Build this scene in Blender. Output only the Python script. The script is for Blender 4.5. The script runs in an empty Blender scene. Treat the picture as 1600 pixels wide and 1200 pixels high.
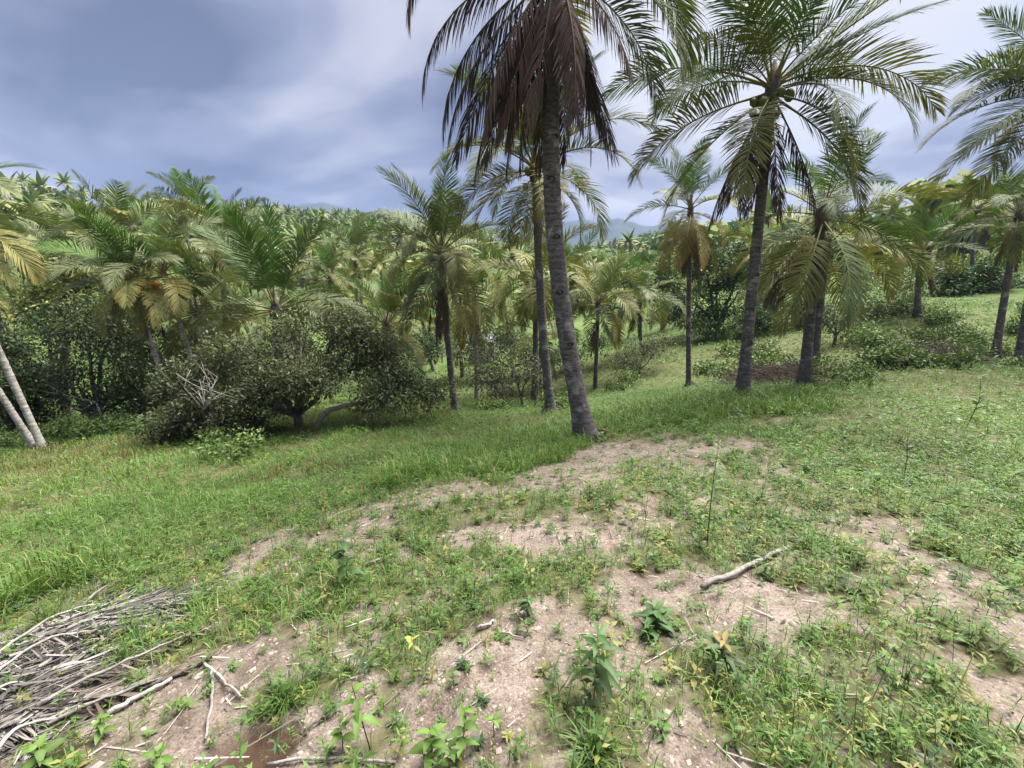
import bpy, math, random
import numpy as np

# ------------------------------------------------------------------ scene, camera, sky, sun
sc = bpy.context.scene
COL = sc.collection
R = math.radians
rng = np.random.default_rng(7)
random.seed(7)

PITCH = R(13.4)
FPX = 671.0                      # focal length in pixels of the 1600 px wide photograph
CAM_H = 1.6
cam_d = bpy.data.cameras.new('camera')
cam = bpy.data.objects.new('camera', cam_d)
COL.objects.link(cam)
cam.location = (0, 0, CAM_H)
cam.rotation_euler = (R(90) - PITCH, 0, 0)
cam_d.sensor_width = 36.0
cam_d.lens = 36.0 * FPX / 1600.0
cam_d.clip_start = 0.05
cam_d.clip_end = 20000
sc.camera = cam

SUN_EL, SUN_AZ = R(64), R(52)    # azimuth measured from +Y (view direction) towards +X
world = bpy.data.worlds.new('World')
sc.world = world
world.use_nodes = True


def build_world():
    nt = world.node_tree
    nt.nodes.clear()
    N = nt.nodes.new
    L = nt.links.new
    out = N('ShaderNodeOutputWorld')
    bg = N('ShaderNodeBackground')
    bg.inputs['Strength'].default_value = 0.05
    L(bg.outputs[0], out.inputs[0])
    sky = N('ShaderNodeTexSky')
    sky.sky_type = 'NISHITA'
    sky.sun_disc = False
    sky.sun_elevation = SUN_EL
    sky.sun_rotation = SUN_AZ
    tc = N('ShaderNodeTexCoord')
    sep = N('ShaderNodeSeparateXYZ')
    L(tc.outputs['Generated'], sep.inputs[0])

    def math_(op, a, b=None, c=None, clamp=False):
        m = N('ShaderNodeMath')
        m.operation = op
        m.use_clamp = clamp
        for i, v in enumerate((a, b, c)):
            if v is None:
                continue
            if isinstance(v, (int, float)):
                m.inputs[i].default_value = v
            else:
                L(v, m.inputs[i])
        return m.outputs[0]

    # cloud deck seen in perspective: direction projected on a plane
    zz = math_('ADD', math_('MAXIMUM', sep.outputs[2], 0.0), 0.26)
    px = math_('DIVIDE', sep.outputs[0], zz)
    py = math_('DIVIDE', sep.outputs[1], zz)
    comb = N('ShaderNodeCombineXYZ')
    L(px, comb.inputs[0])
    L(py, comb.inputs[1])

    def noise(scale, detail, rough, off, dist=0.0, sx=1.0, sy=1.0):
        mp = N('ShaderNodeMapping')
        mp.inputs['Location'].default_value = off
        mp.inputs['Scale'].default_value = (sx, sy, 1)
        L(comb.outputs[0], mp.inputs[0])
        n = N('ShaderNodeTexNoise')
        n.inputs['Scale'].default_value = scale
        n.inputs['Detail'].default_value = detail
        n.inputs['Roughness'].default_value = rough
        n.inputs['Distortion'].default_value = dist
        L(mp.outputs[0], n.inputs[0])
        return n.outputs[0]

    def blob(d, lo, hi):
        v = N('ShaderNodeVectorMath')
        v.operation = 'DOT_PRODUCT'
        L(tc.outputs['Generated'], v.inputs[0])
        l = math.sqrt(sum(c * c for c in d))
        v.inputs[1].default_value = tuple(c / l for c in d)
        mr = N('ShaderNodeMapRange')
        mr.interpolation_type = 'SMOOTHSTEP'
        mr.inputs['From Min'].default_value = lo
        mr.inputs['From Max'].default_value = hi
        L(v.outputs['Value'], mr.inputs['Value'])
        return mr.outputs[0]

    n1 = noise(1.05, 6, 0.48, (2.4, 6.3, 0), 0.9, 0.7, 1.0)
    n2 = noise(3.2, 6, 0.50, (7.7, 2.2, 0), 0.8, 0.7, 1.0)
    # brightness of the deck: brighter towards the sun, a dark storm bank ahead on the other side
    b1 = blob((0.66, 0.52, 0.54), 0.45, 0.97)
    storm = blob((-0.32, 0.92, 0.20), 0.86, 0.985)
    gleam = blob((-0.30, 0.83, 0.42), 0.962, 0.998)
    f = math_('MULTIPLY_ADD', n1, 2.5, -0.80)
    f = math_('MULTIPLY_ADD', n2, 0.6, math_('SUBTRACT', f, 0.25))
    f = math_('MULTIPLY_ADD', b1, 0.33, f)
    f = math_('MULTIPLY_ADD', storm, -0.42, f)
    veil = blob((-0.80, 0.58, 0.60), 0.86, 0.99)
    f = math_('MULTIPLY_ADD', veil, 0.26, f)
    f = math_('MULTIPLY_ADD', gleam, 0.36, f, True)
    ramp = N('ShaderNodeValToRGB')
    cr = ramp.color_ramp
    cr.elements[0].position = 0.0
    cr.elements[0].color = (0.205, 0.260, 0.450, 1)
    cr.elements[1].position = 0.98
    cr.elements[1].color = (1.400, 1.410, 1.520, 1)
    e = cr.elements.new(0.32)
    e.color = (0.490, 0.550, 0.800, 1)
    e = cr.elements.new(0.62)
    e.color = (0.930, 0.945, 1.140, 1)
    L(f, ramp.inputs[0])
    # blue gaps between the clouds show the clear sky
    n3 = noise(0.8, 5, 0.55, (1.3, 5.2, 0), 0.4, 1.0, 0.6)
    gap = N('ShaderNodeMapRange')
    gap.interpolation_type = 'SMOOTHSTEP'
    gap.inputs['From Min'].default_value = 0.52
    gap.inputs['From Max'].default_value = 0.72
    L(n3, gap.inputs['Value'])
    gapf = math_('MULTIPLY', math_('MULTIPLY', gap.outputs[0], b1), 0.75)
    skym = N('ShaderNodeMix')
    skym.data_type = 'RGBA'
    skym.blend_type = 'MULTIPLY'
    skym.inputs['Factor'].default_value = 1
    L(sky.outputs[0], skym.inputs[6])
    skym.inputs[7].default_value = (0.26, 0.26, 0.26, 1)
    mix = N('ShaderNodeMix')
    mix.data_type = 'RGBA'
    L(gapf, mix.inputs['Factor'])
    L(ramp.outputs[0], mix.inputs[6])
    L(skym.outputs[2], mix.inputs[7])
    L(mix.outputs[2], bg.inputs[0])


build_world()

sun_d = bpy.data.lights.new('sun', 'SUN')
sun_d.energy = 1.5
sun_d.angle = R(42)
sun_d.color = (1.0, 0.95, 0.86)
sun = bpy.data.objects.new('sun', sun_d)
COL.objects.link(sun)
sun.rotation_euler = (R(90) - SUN_EL, 0, -SUN_AZ + math.pi)

sc.view_settings.view_transform = 'Standard'
sc.view_settings.look = 'None'
sc.view_settings.gamma = 1
sc.view_settings.exposure = 3.7
sc.view_settings.use_curve_mapping = False
sc.render.engine = 'CYCLES'
sc.cycles.use_denoising = True
sc.cycles.max_bounces = 6
sc.cycles.diffuse_bounces = 3
sc.cycles.transmission_bounces = 4
sc.cycles.transparent_max_bounces = 8
sc.cycles.volume_bounces = 0
sc.cycles.caustics_reflective = False
sc.cycles.caustics_refractive = False


# ------------------------------------------------------------------ small maths
def ray(u, v):
    xc = (u - 800.0) / FPX
    yc = (600.0 - v) / FPX
    c, s = math.cos(PITCH), math.sin(PITCH)
    return np.array([xc, c + yc * s, -s + yc * c])


def P(u, v, t):                       # point seen at (u, v) at depth t
    return np.array([0, 0, CAM_H]) + ray(u, v) * t


def hash2(ix, iy, seed):
    h = (ix.astype(np.int64) * 374761393 + iy.astype(np.int64) * 668265263 + seed * 1442695041) & 0xFFFFFFFF
    h = ((h ^ (h >> 13)) * 1274126177) & 0xFFFFFFFF
    h = h ^ (h >> 16)
    return (h & 0xFFFFFF) / float(0xFFFFFF)


def vnoise(x, y, seed=0):
    x = np.asarray(x, float)
    y = np.asarray(y, float)
    ix, iy = np.floor(x), np.floor(y)
    fx, fy = x - ix, y - iy
    fx = fx * fx * (3 - 2 * fx)
    fy = fy * fy * (3 - 2 * fy)
    a = hash2(ix, iy, seed)
    b = hash2(ix + 1, iy, seed)
    c = hash2(ix, iy + 1, seed)
    d = hash2(ix + 1, iy + 1, seed)
    return (a * (1 - fx) + b * fx) * (1 - fy) + (c * (1 - fx) + d * fx) * fy


def fbm(x, y, seed=0, octs=4, gain=0.5):
    s, a, tot = 0.0, 1.0, 0.0
    for k in range(octs):
        s = s + a * vnoise(x * 2 ** k + 17.3 * k, y * 2 ** k - 9.1 * k, seed + k)
        tot += a
        a *= gain
    return s / tot


def sstep(a, b, x):
    t = np.clip((np.asarray(x, float) - a) / (b - a), 0, 1)
    return t * t * (3 - 2 * t)


# ------------------------------------------------------------------ terrain height
CPS = []                              # control points read off the photograph: (u, v, height relative to the lens)
for u, v, zr in [(800, 1200, -1.63), (0, 1200, -1.80), (400, 1200, -1.68), (1200, 1200, -1.60), (1600, 1200, -1.62),
                 (0, 1000, -2.12), (300, 900, -2.08), (800, 900, -1.80), (1200, 900, -1.72), (1600, 900, -1.75),
                 (500, 1000, -1.80), (1000, 1000, -1.70),
                 (640, 760, -2.20), (800, 750, -2.15), (1100, 750, -1.98), (1400, 750, -1.95), (1600, 750, -2.0),
                 (920, 690, -2.69), (1000, 680, -2.45), (1200, 690, -2.2), (1600, 650, -2.3), (1400, 620, -2.35),
                 (0, 850, -2.9), (165, 775, -3.2), (200, 700, -3.6), (0, 715, -3.8), (400, 760, -2.9), (460, 670, -3.5),
                 (600, 655, -3.6), (650, 700, -3.1), (712, 645, -4.0), (862, 648, -3.5), (930, 610, -5.0),
                 (1080, 605, -3.6), (1160, 612, -2.5), (1258, 605, -2.56), (1300, 530, -2.5), (1437, 490, -1.5),
                 (1555, 562, -2.9), (1600, 470, -1.1), (1500, 575, -2.5), (1000, 545, -4.0), (1110, 535, -3.6),
                 (770, 600, -5.6)]:
    d = ray(u, v)
    t = zr / d[2]
    CPS.append((d[0] * t, d[1] * t, zr + CAM_H))
for x, y, z in [(0, 0, 0.0), (0, -3, 0.25), (-5, -3, -0.3), (5, -3, 0.3), (-9, 0, -1.6), (9, 0, -0.2), (-15, 15, -3.6), (-22, 25, -5.0),
                (-5, 32, -5.0), (10, 42, -3.6), (-38, 20, -5.0), (25, 38, 1.4), (42, 22, 2.2), (30, 8, 0.0), (-30, 2, -4.0),
                (0, -14, 1.0), (20, -12, 1.5), (-20, -12, -2)]:
    CPS.append((x, y, z))
CPS = np.array(CPS)


def _phi(r2):
    return 0.5 * r2 * np.log(r2 + 1e-9)


_n = len(CPS)
_K = _phi((CPS[:, None, 0] - CPS[None, :, 0]) ** 2 + (CPS[:, None, 1] - CPS[None, :, 1]) ** 2) + np.eye(_n) * 0.25
_Q = np.c_[np.ones(_n), CPS[:, :2]]
_A = np.block([[_K, _Q], [_Q.T, np.zeros((3, 3))]])
_W = np.linalg.solve(_A, np.r_[CPS[:, 2], 0, 0, 0])


def tps(x, y):
    z = _W[_n] + _W[_n + 1] * x + _W[_n + 2] * y
    for i in range(_n):
        z = z + _W[i] * _phi((x - CPS[i, 0]) ** 2 + (y - CPS[i, 1]) ** 2)
    return z


HILL = []                             # skyline of the wooded hills: photograph column -> distance, elevation
for u, rr, el in [(-400, 170, 6.0), (0, 190, 6.3), (100, 205, 6.3), (200, 240, 6.4), (330, 290, 6.6), (450, 330, 6.7), (600, 390, 7.0),
                  (700, 410, 6.5), (780, 430, 5.2), (880, 450, 3.4), (950, 430, 3.7), (1000, 400, 4.3), (1060, 380, 4.8), (1130, 330, 4.9),
                  (1250, 260, 4.2), (1400, 170, 3.4), (1600, 110, 3.6), (2000, 90, 3.5)]:
    d = ray(u, 400)
    HILL.append((math.degrees(math.atan2(d[0], d[1])), rr, el))
HILL = [(-179, 130, 2.0), (-100, 130, 3)] + HILL + [(100, 90, 3), (179, 130, 2.0)]
HILL = np.array(HILL)


def H(x, y, fine=False):
    x = np.asarray(x, float)
    y = np.asarray(y, float)
    r = np.hypot(x, y)
    az = np.degrees(np.arctan2(x, y))
    zv = np.interp(az, [-180, -110, -70, -10, 8, 30, 50, 90, 180], [1, -1, -5.2, -5.4, -4.5, 0.0, 1.6, 2, 1])
    RR = np.interp(az, HILL[:, 0], HILL[:, 1])
    E = np.interp(az, HILL[:, 0], HILL[:, 2])
    zr = CAM_H + RR * np.tan(np.radians(E))
    s = np.clip((r - 44) / (RR - 44), 0, 1)
    zf = zv + (zr - zv) * s ** 1.1
    zf = np.where(r > RR, zr - (r - RR) * 0.10, zf)
    amp = np.clip((r - 50) / 150, 0, 1)
    zf = zf + amp * 5.0 * (fbm(x / 55, y / 55, 31, 3) - 0.5) + np.clip((r - 40) / 40, 0, 1) * 1.0 * (fbm(x / 14, y / 14, 5, 2) - 0.5)
    zf = np.maximum(zf, -20 + 4 * fbm(x / 200, y / 200, 77, 2))
    w = 1 - sstep(30, 50, r)
    near = np.where(r < 52, tps(np.where(r < 52, x, 0), np.where(r < 52, y, 0)), 0)
    z = near * w + zf * (1 - w)
    nf = np.clip(r / 3, 0.3, 1) * np.clip(1 - (r - 25) / 25, 0, 1)
    z = z + nf * 0.16 * (fbm(x * 0.9, y * 0.9, 11, 3) - 0.5)
    if fine:
        g = np.clip(1 - (r - 9) / 6, 0, 1)
        z = z + g * (0.07 * (fbm(x * 3.3, y * 3.3, 21, 3) - 0.5) + 0.035 * (fbm(x * 14, y * 14, 41, 3, 0.65) - 0.5))
    return z


def h1(x, y):
    return float(H(np.array([x]), np.array([y]), True)[0])


def ground_px(u, v):
    """where the view ray of photograph pixel (u, v) meets the ground"""
    d = ray(u, v)
    t = np.geomspace(0.6, 120, 900)
    zz = CAM_H + d[2] * t - H(d[0] * t, d[1] * t, True)
    k = np.argmax(zz < 0)
    if zz[k] >= 0:
        k = len(t) - 1
    a, b = t[max(k - 1, 0)], t[k]
    for _ in range(20):
        m = 0.5 * (a + b)
        if CAM_H + d[2] * m - h1(d[0] * m, d[1] * m) < 0:
            b = m
        else:
            a = m
    return np.array([d[0] * b, d[1] * b, h1(d[0] * b, d[1] * b)])


def on_ground(u, t):
    """ground point in photograph column u at depth t"""
    x = (u - 800.0) / FPX * t
    c, s = math.cos(PITCH), math.sin(PITCH)
    z = -2.0
    for _ in range(30):                # depth t = y*c - (z-cam)*s
        y = (t + (z - CAM_H) * s) / c
        z = h1(x, y)
    return np.array([x, y, z])


# ------------------------------------------------------------------ bare-soil patch
DIRT_PX = [(925, 685), (1010, 678), (1140, 690), (1230, 740), (1330, 800), (1420, 880), (1600, 960), (1750, 1300), (-250, 1300), (-150, 1080),
           (0, 985), (180, 925), (330, 880), (430, 830), (560, 800), (640, 762), (740, 752), (830, 735), (880, 705)]
DIRT = np.array([ground_px(u, min(v, 1199))[:2] if v < 1200 else None for u, v in DIRT_PX if v < 1200])
_dl = [i for i, (u, v) in enumerate(DIRT_PX) if v >= 1200]
DIRT = list(map(tuple, DIRT))
DIRT = DIRT[:7] + [(3.2, 0.6), (3.0, -1.5), (-3.2, -1.5), (-3.0, 0.6)] + DIRT[7:]
DIRT = np.array(DIRT)


def poly_sd(x, y, poly):              # signed distance, negative inside
    d = np.full(np.shape(x), 1e9)
    inside = np.zeros(np.shape(x), bool)
    n = len(poly)
    for i in range(n):
        ax, ay = poly[i]
        bx, by = poly[(i + 1) % n]
        ex, ey = bx - ax, by - ay
        t = np.clip(((x - ax) * ex + (y - ay) * ey) / (ex * ex + ey * ey + 1e-12), 0, 1)
        d = np.minimum(d, np.hypot(x - ax - t * ex, y - ay - t * ey))
        c = ((ay > y) != (by > y)) & (x < ex * (y - ay) / (ey if abs(ey) > 1e-9 else 1e-9) + ax)
        inside ^= c
    return np.where(inside, -d, d)


PATCH = []                            # weedy (+) and bare (-) spots seen in the photograph
for u, v, ru, rv, w in [(560, 905, 110, 42, 1), (420, 945, 110, 36, 1), (280, 990, 80, 26, 1), (700, 862, 70, 26, .7), (850, 782, 60, 22, .8), (960, 772, 60, 16, .7),
                        (800, 930, 100, 30, .8), (690, 975, 60, 22, .8), (640, 1030, 70, 22, .8), (440, 1095, 60, 35, .9), (910, 890, 110, 28, .9), (1010, 965, 80, 36, .9),
                        (930, 1100, 110, 90, 1), (1130, 1050, 120, 60, 1), (1050, 850, 110, 32, .9), (1000, 735, 110, 14, .7), (1300, 1130, 140, 60, .9), (1400, 1000, 140, 45, .8),
                        (1250, 900, 60, 30, .8), (1180, 1160, 60, 40, .7), (1480, 1130, 60, 60, .8), (640, 820, 80, 20, .7), (1180, 820, 100, 30, .8), (500, 1060, 40, 20, .5),
                        (740, 1060, 130, 50, -1.1), (620, 945, 90, 18, -.8), (880, 748, 110, 15, -1), (900, 832, 90, 16, -.8), (1550, 1080, 70, 70, -1), (1130, 935, 70, 26, -.9),
                        (1010, 920, 55, 14, -.7), (350, 1110, 80, 55, -1), (1190, 990, 40, 26, -.7), (700, 765, 80, 12, -.9), (800, 850, 60, 16, -.8), (590, 825, 60, 12, -.7),
                        (1330, 960, 60, 20, -.6), (540, 1120, 60, 50, -.8), (820, 1000, 70, 30, -.8), (930, 705, 60, 10, -1), (1130, 700, 80, 8, -.5), (1080, 1150, 40, 40, -.5),
                        (60, 1150, 120, 45, -1.1), (190, 1120, 100, 45, -1.1), (400, 1170, 110, 45, -2), (330, 1050, 70, 25, -.8)]:
    c_ = ground_px(u, v)
    a_ = ground_px(u + ru, v)
    b_ = ground_px(u, min(v + rv, 1199))
    b2_ = ground_px(u, v - rv)
    PATCH.append((c_[0], c_[1], abs(a_[0] - c_[0]), 0.5 * abs(b2_[1] - b_[1]) + 0.02, w))


_d0, _d1, _d2 = ground_px(400, 1172), ground_px(470, 1172), ground_px(400, 1130)


def dug(x, y):
    """the small patch of freshly dug red earth"""
    e = ((x - _d0[0]) / abs(_d1[0] - _d0[0])) ** 2 + ((y - _d0[1]) / abs(_d2[1] - _d0[1])) ** 2
    return 1 - sstep(0.45, 1.25, e + 0.9 * (fbm(x * 14, y * 14, 45, 3) - 0.5))


def veg(x, y):
    """0 bare sand ... 1 closed plant cover"""
    x = np.asarray(x, float)
    y = np.asarray(y, float)
    sd = poly_sd(x, y, DIRT)
    n = fbm(x * 1.5 + 3, y * 1.5, 51, 4, 0.55)
    n2 = fbm(x * 5.5, y * 5.5, 61, 3, 0.6)
    edge = sstep(-0.55, 0.45, sd + (n - 0.5) * 2.2 + (n2 - 0.5) * 0.9)
    bias = np.zeros_like(x)
    for px, py, rx, ry, w in PATCH:
        bias = bias + w * np.exp(-((x - px) / rx) ** 2 - ((y - py) / ry) ** 2)
    bias = np.clip(bias, -1, 1) * 0.17
    n4 = fbm(x * 13, y * 13, 64, 2)
    inn = sstep(0.44, 0.66, 0.42 * n + 0.36 * n2 + 0.22 * n4 + bias - 0.008)
    hole = sstep(0.60, 0.68, 0.5 * n + 0.5 * fbm(x * 4 + 60, y * 4, 66, 3, 0.6) - 0.7 * bias) * (np.hypot(x, y) < 9) * (x > -0.5)
    return np.clip(np.maximum(edge * (1 - 0.8 * hole), inn), 0, 1)


# ------------------------------------------------------------------ materials
def new_mat(name):
    m = bpy.data.materials.new(name)
    m.use_nodes = True
    m.node_tree.nodes.clear()
    return m, m.node_tree.nodes.new, m.node_tree.links.new


def leaf_material(name, trans=0.35, rough=0.5, spec=0.35, vary=0.35):
    """colour comes from the 'Col' attribute of each leaf, varied per object"""
    m, N, L = new_mat(name)
    out = N('ShaderNodeOutputMaterial')
    at = N('ShaderNodeAttribute')
    at.attribute_name = 'Col'
    oi = N('ShaderNodeObjectInfo')
    mr = N('ShaderNodeMapRange')
    mr.inputs['To Min'].default_value = 1 - vary / 2
    mr.inputs['To Max'].default_value = 1 + vary / 2
    L(oi.outputs['Random'], mr.inputs['Value'])
    mul = N('ShaderNodeVectorMath')
    mul.operation = 'SCALE'
    L(at.outputs['Color'], mul.inputs[0])
    L(mr.outputs[0], mul.inputs['Scale'])
    b = N('ShaderNodeBsdfPrincipled')
    b.inputs['Roughness'].default_value = rough
    b.inputs['Specular IOR Level'].default_value = spec
    L(mul.outputs[0], b.inputs['Base Color'])
    tr = N('ShaderNodeBsdfTranslucent')
    tm = N('ShaderNodeMix')
    tm.data_type = 'RGBA'
    tm.blend_type = 'MULTIPLY'
    tm.inputs['Factor'].default_value = 1
    L(mul.outputs[0], tm.inputs[6])
    tm.inputs[7].default_value = (1.0, 1.1, 0.5, 1)
    L(tm.outputs[2], tr.inputs['Color'])
    mx = N('ShaderNodeMixShader')
    mx.inputs[0].default_value = trans
    L(b.outputs[0], mx.inputs[1])
    L(tr.outputs[0], mx.inputs[2])
    L(mx.outputs[0], out.inputs[0])
    return m


M_FROND = leaf_material('palm_leaf', 0.16, 0.62, 0.22, 0.35)
M_LEAF = leaf_material('tree_leaf', 0.20, 0.55, 0.22, 0.25)
M_WEED = leaf_material('weed_leaf', 0.32, 0.55, 0.3, 0.2)
M_DRY = leaf_material('dry_leaf', 0.06, 0.85, 0.15, 0.5)
M_FAR = leaf_material('far_foliage', 0.20, 0.7, 0.15, 0.3)


def bark_material(name, c1, c2, ring=0.0, scale=8.0, lich=(0.36, 0.35, 0.33)):
    m, N, L = new_mat(name)
    out = N('ShaderNodeOutputMaterial')
    b = N('ShaderNodeBsdfPrincipled')
    b.inputs['Roughness'].default_value = 0.9
    b.inputs['Specular IOR Level'].default_value = 0.15
    L(b.outputs[0], out.inputs[0])
    tc = N('ShaderNodeTexCoord')
    mp = N('ShaderNodeMapping')
    mp.inputs['Scale'].default_value = (1, 1, 2.5 if ring else 0.35)
    L(tc.outputs['Object'], mp.inputs[0])
    n = N('ShaderNodeTexNoise')
    n.inputs['Scale'].default_value = scale
    n.inputs['Detail'].default_value = 8
    n.inputs['Roughness'].default_value = 0.68
    L(mp.outputs[0], n.inputs[0])
    r = N('ShaderNodeValToRGB')
    r.color_ramp.elements[0].position = 0.33
    r.color_ramp.elements[0].color = (*c1, 1)
    r.color_ramp.elements[1].position = 0.62
    r.color_ramp.elements[1].color = (*c2, 1)
    L(n.outputs[0], r.inputs[0])
    n2 = N('ShaderNodeTexNoise')
    n2.inputs['Scale'].default_value = 3.2
    n2.inputs['Detail'].default_value = 7
    n2.inputs['Roughness'].default_value = 0.75
    L(tc.outputs['Object'], n2.inputs[0])
    mr = N('ShaderNodeMapRange')
    mr.inputs['From Min'].default_value = 0.54
    mr.inputs['From Max'].default_value = 0.64
    mr.inputs['To Max'].default_value = 0.85
    L(n2.outputs[0], mr.inputs['Value'])
    mx = N('ShaderNodeMix')
    mx.data_type = 'RGBA'
    L(mr.outputs[0], mx.inputs['Factor'])
    L(r.outputs[0], mx.inputs[6])
    mx.inputs[7].default_value = (*lich, 1)
    if ring:
        w = N('ShaderNodeTexWave')
        w.wave_type = 'BANDS'
        w.bands_direction = 'Z'
        w.inputs['Scale'].default_value = 3.6
        w.inputs['Distortion'].default_value = 5.5
        w.inputs['Detail'].default_value = 3
        w.inputs['Detail Scale'].default_value = 2.0
        L(tc.outputs['Object'], w.inputs[0])
        wr = N('ShaderNodeMapRange')
        wr.inputs['From Min'].default_value = 0.0
        wr.inputs['From Max'].default_value = 0.30
        wr.inputs['To Min'].default_value = 0.70
        wr.inputs['To Max'].default_value = 1.0
        L(w.outputs['Fac'], wr.inputs['Value'])
        ws = N('ShaderNodeVectorMath')
        ws.operation = 'SCALE'
        L(mx.outputs[2], ws.inputs[0])
        L(wr.outputs[0], ws.inputs['Scale'])
        L(ws.outputs[0], b.inputs['Base Color'])
    else:
        L(mx.outputs[2], b.inputs['Base Color'])
    n3 = N('ShaderNodeTexNoise')
    n3.inputs['Scale'].default_value = 45
    n3.inputs['Detail'].default_value = 6
    n3.inputs['Roughness'].default_value = 0.7
    L(mp.outputs[0], n3.inputs[0])
    bp = N('ShaderNodeBump')
    bp.inputs['Strength'].default_value = 0.6
    bp.inputs['Distance'].default_value = 0.02
    L(n3.outputs[0], bp.inputs['Height'])
    L(bp.outputs[0], b.inputs['Normal'])
    return m


M_PALMBARK = bark_material('palm_bark', (0.058, 0.048, 0.050), (0.165, 0.148, 0.152), ring=1, scale=9)
M_PALEBARK = bark_material('pale_palm_bark', (0.19, 0.175, 0.16), (0.42, 0.40, 0.375), ring=1, scale=9, lich=(0.10, 0.09, 0.08))
M_BARK = bark_material('tree_bark', (0.06, 0.05, 0.042), (0.15, 0.13, 0.11), scale=14)
M_DEADWOOD = bark_material('dead_wood', (0.12, 0.105, 0.10), (0.29, 0.27, 0.26), scale=18, lich=(0.14, 0.12, 0.11))
M_DARKWOOD = bark_material('dark_dead_wood', (0.05, 0.04, 0.034), (0.14, 0.115, 0.10), scale=18, lich=(0.2, 0.18, 0.17))
M_BRUSH = bark_material('brown_brush', (0.09, 0.062, 0.052), (0.21, 0.155, 0.135), scale=18, lich=(0.2, 0.16, 0.14))
M_TWIG = bark_material('bleached_twig', (0.20, 0.185, 0.175), (0.40, 0.385, 0.37), scale=18, lich=(0.2, 0.18, 0.16))


def plain(name, col, rough=0.8, vary=0.25, scale=20, spec=0.2):
    m, N, L = new_mat(name)
    out = N('ShaderNodeOutputMaterial')
    b = N('ShaderNodeBsdfPrincipled')
    b.inputs['Roughness'].default_value = rough
    b.inputs['Specular IOR Level'].default_value = spec
    tc = N('ShaderNodeTexCoord')
    n = N('ShaderNodeTexNoise')
    n.inputs['Scale'].default_value = scale
    n.inputs['Detail'].default_value = 5
    L(tc.outputs['Object'], n.inputs[0])
    mr = N('ShaderNodeMapRange')
    mr.inputs['To Min'].default_value = 1 - vary * 1.6
    mr.inputs['To Max'].default_value = 1 + vary * 1.6
    L(n.outputs[0], mr.inputs['Value'])
    mul = N('ShaderNodeVectorMath')
    mul.operation = 'SCALE'
    mul.inputs[0].default_value = col
    L(mr.outputs[0], mul.inputs['Scale'])
    L(mul.outputs[0], b.inputs['Base Color'])
    L(b.outputs[0], out.inputs[0])
    return m


M_NUT_G = plain('green_coconut', (0.10, 0.13, 0.035), 0.5)
M_NUT_O = plain('orange_coconut', (0.42, 0.19, 0.035), 0.5)
M_STALK = plain('palm_flower_stalk', (0.42, 0.33, 0.09), 0.7)
M_ROCK = plain('pale_rock', (0.34, 0.33, 0.31), 0.9, 0.25, 9)
M_GRANULE = leaf_material('granules', 0.0, 0.95, 0.1, 0.0)
M_ROOF = plain('zinc_roof', (0.33, 0.36, 0.40), 0.45, 0.15, 4)
M_HUTWALL = plain('hut_wall', (0.30, 0.26, 0.22), 0.9)
M_STEM = plain('green_stem', (0.12, 0.15, 0.05), 0.6)
M_BROWNSTEM = plain('brown_stem', (0.07, 0.05, 0.035), 0.8)


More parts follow.
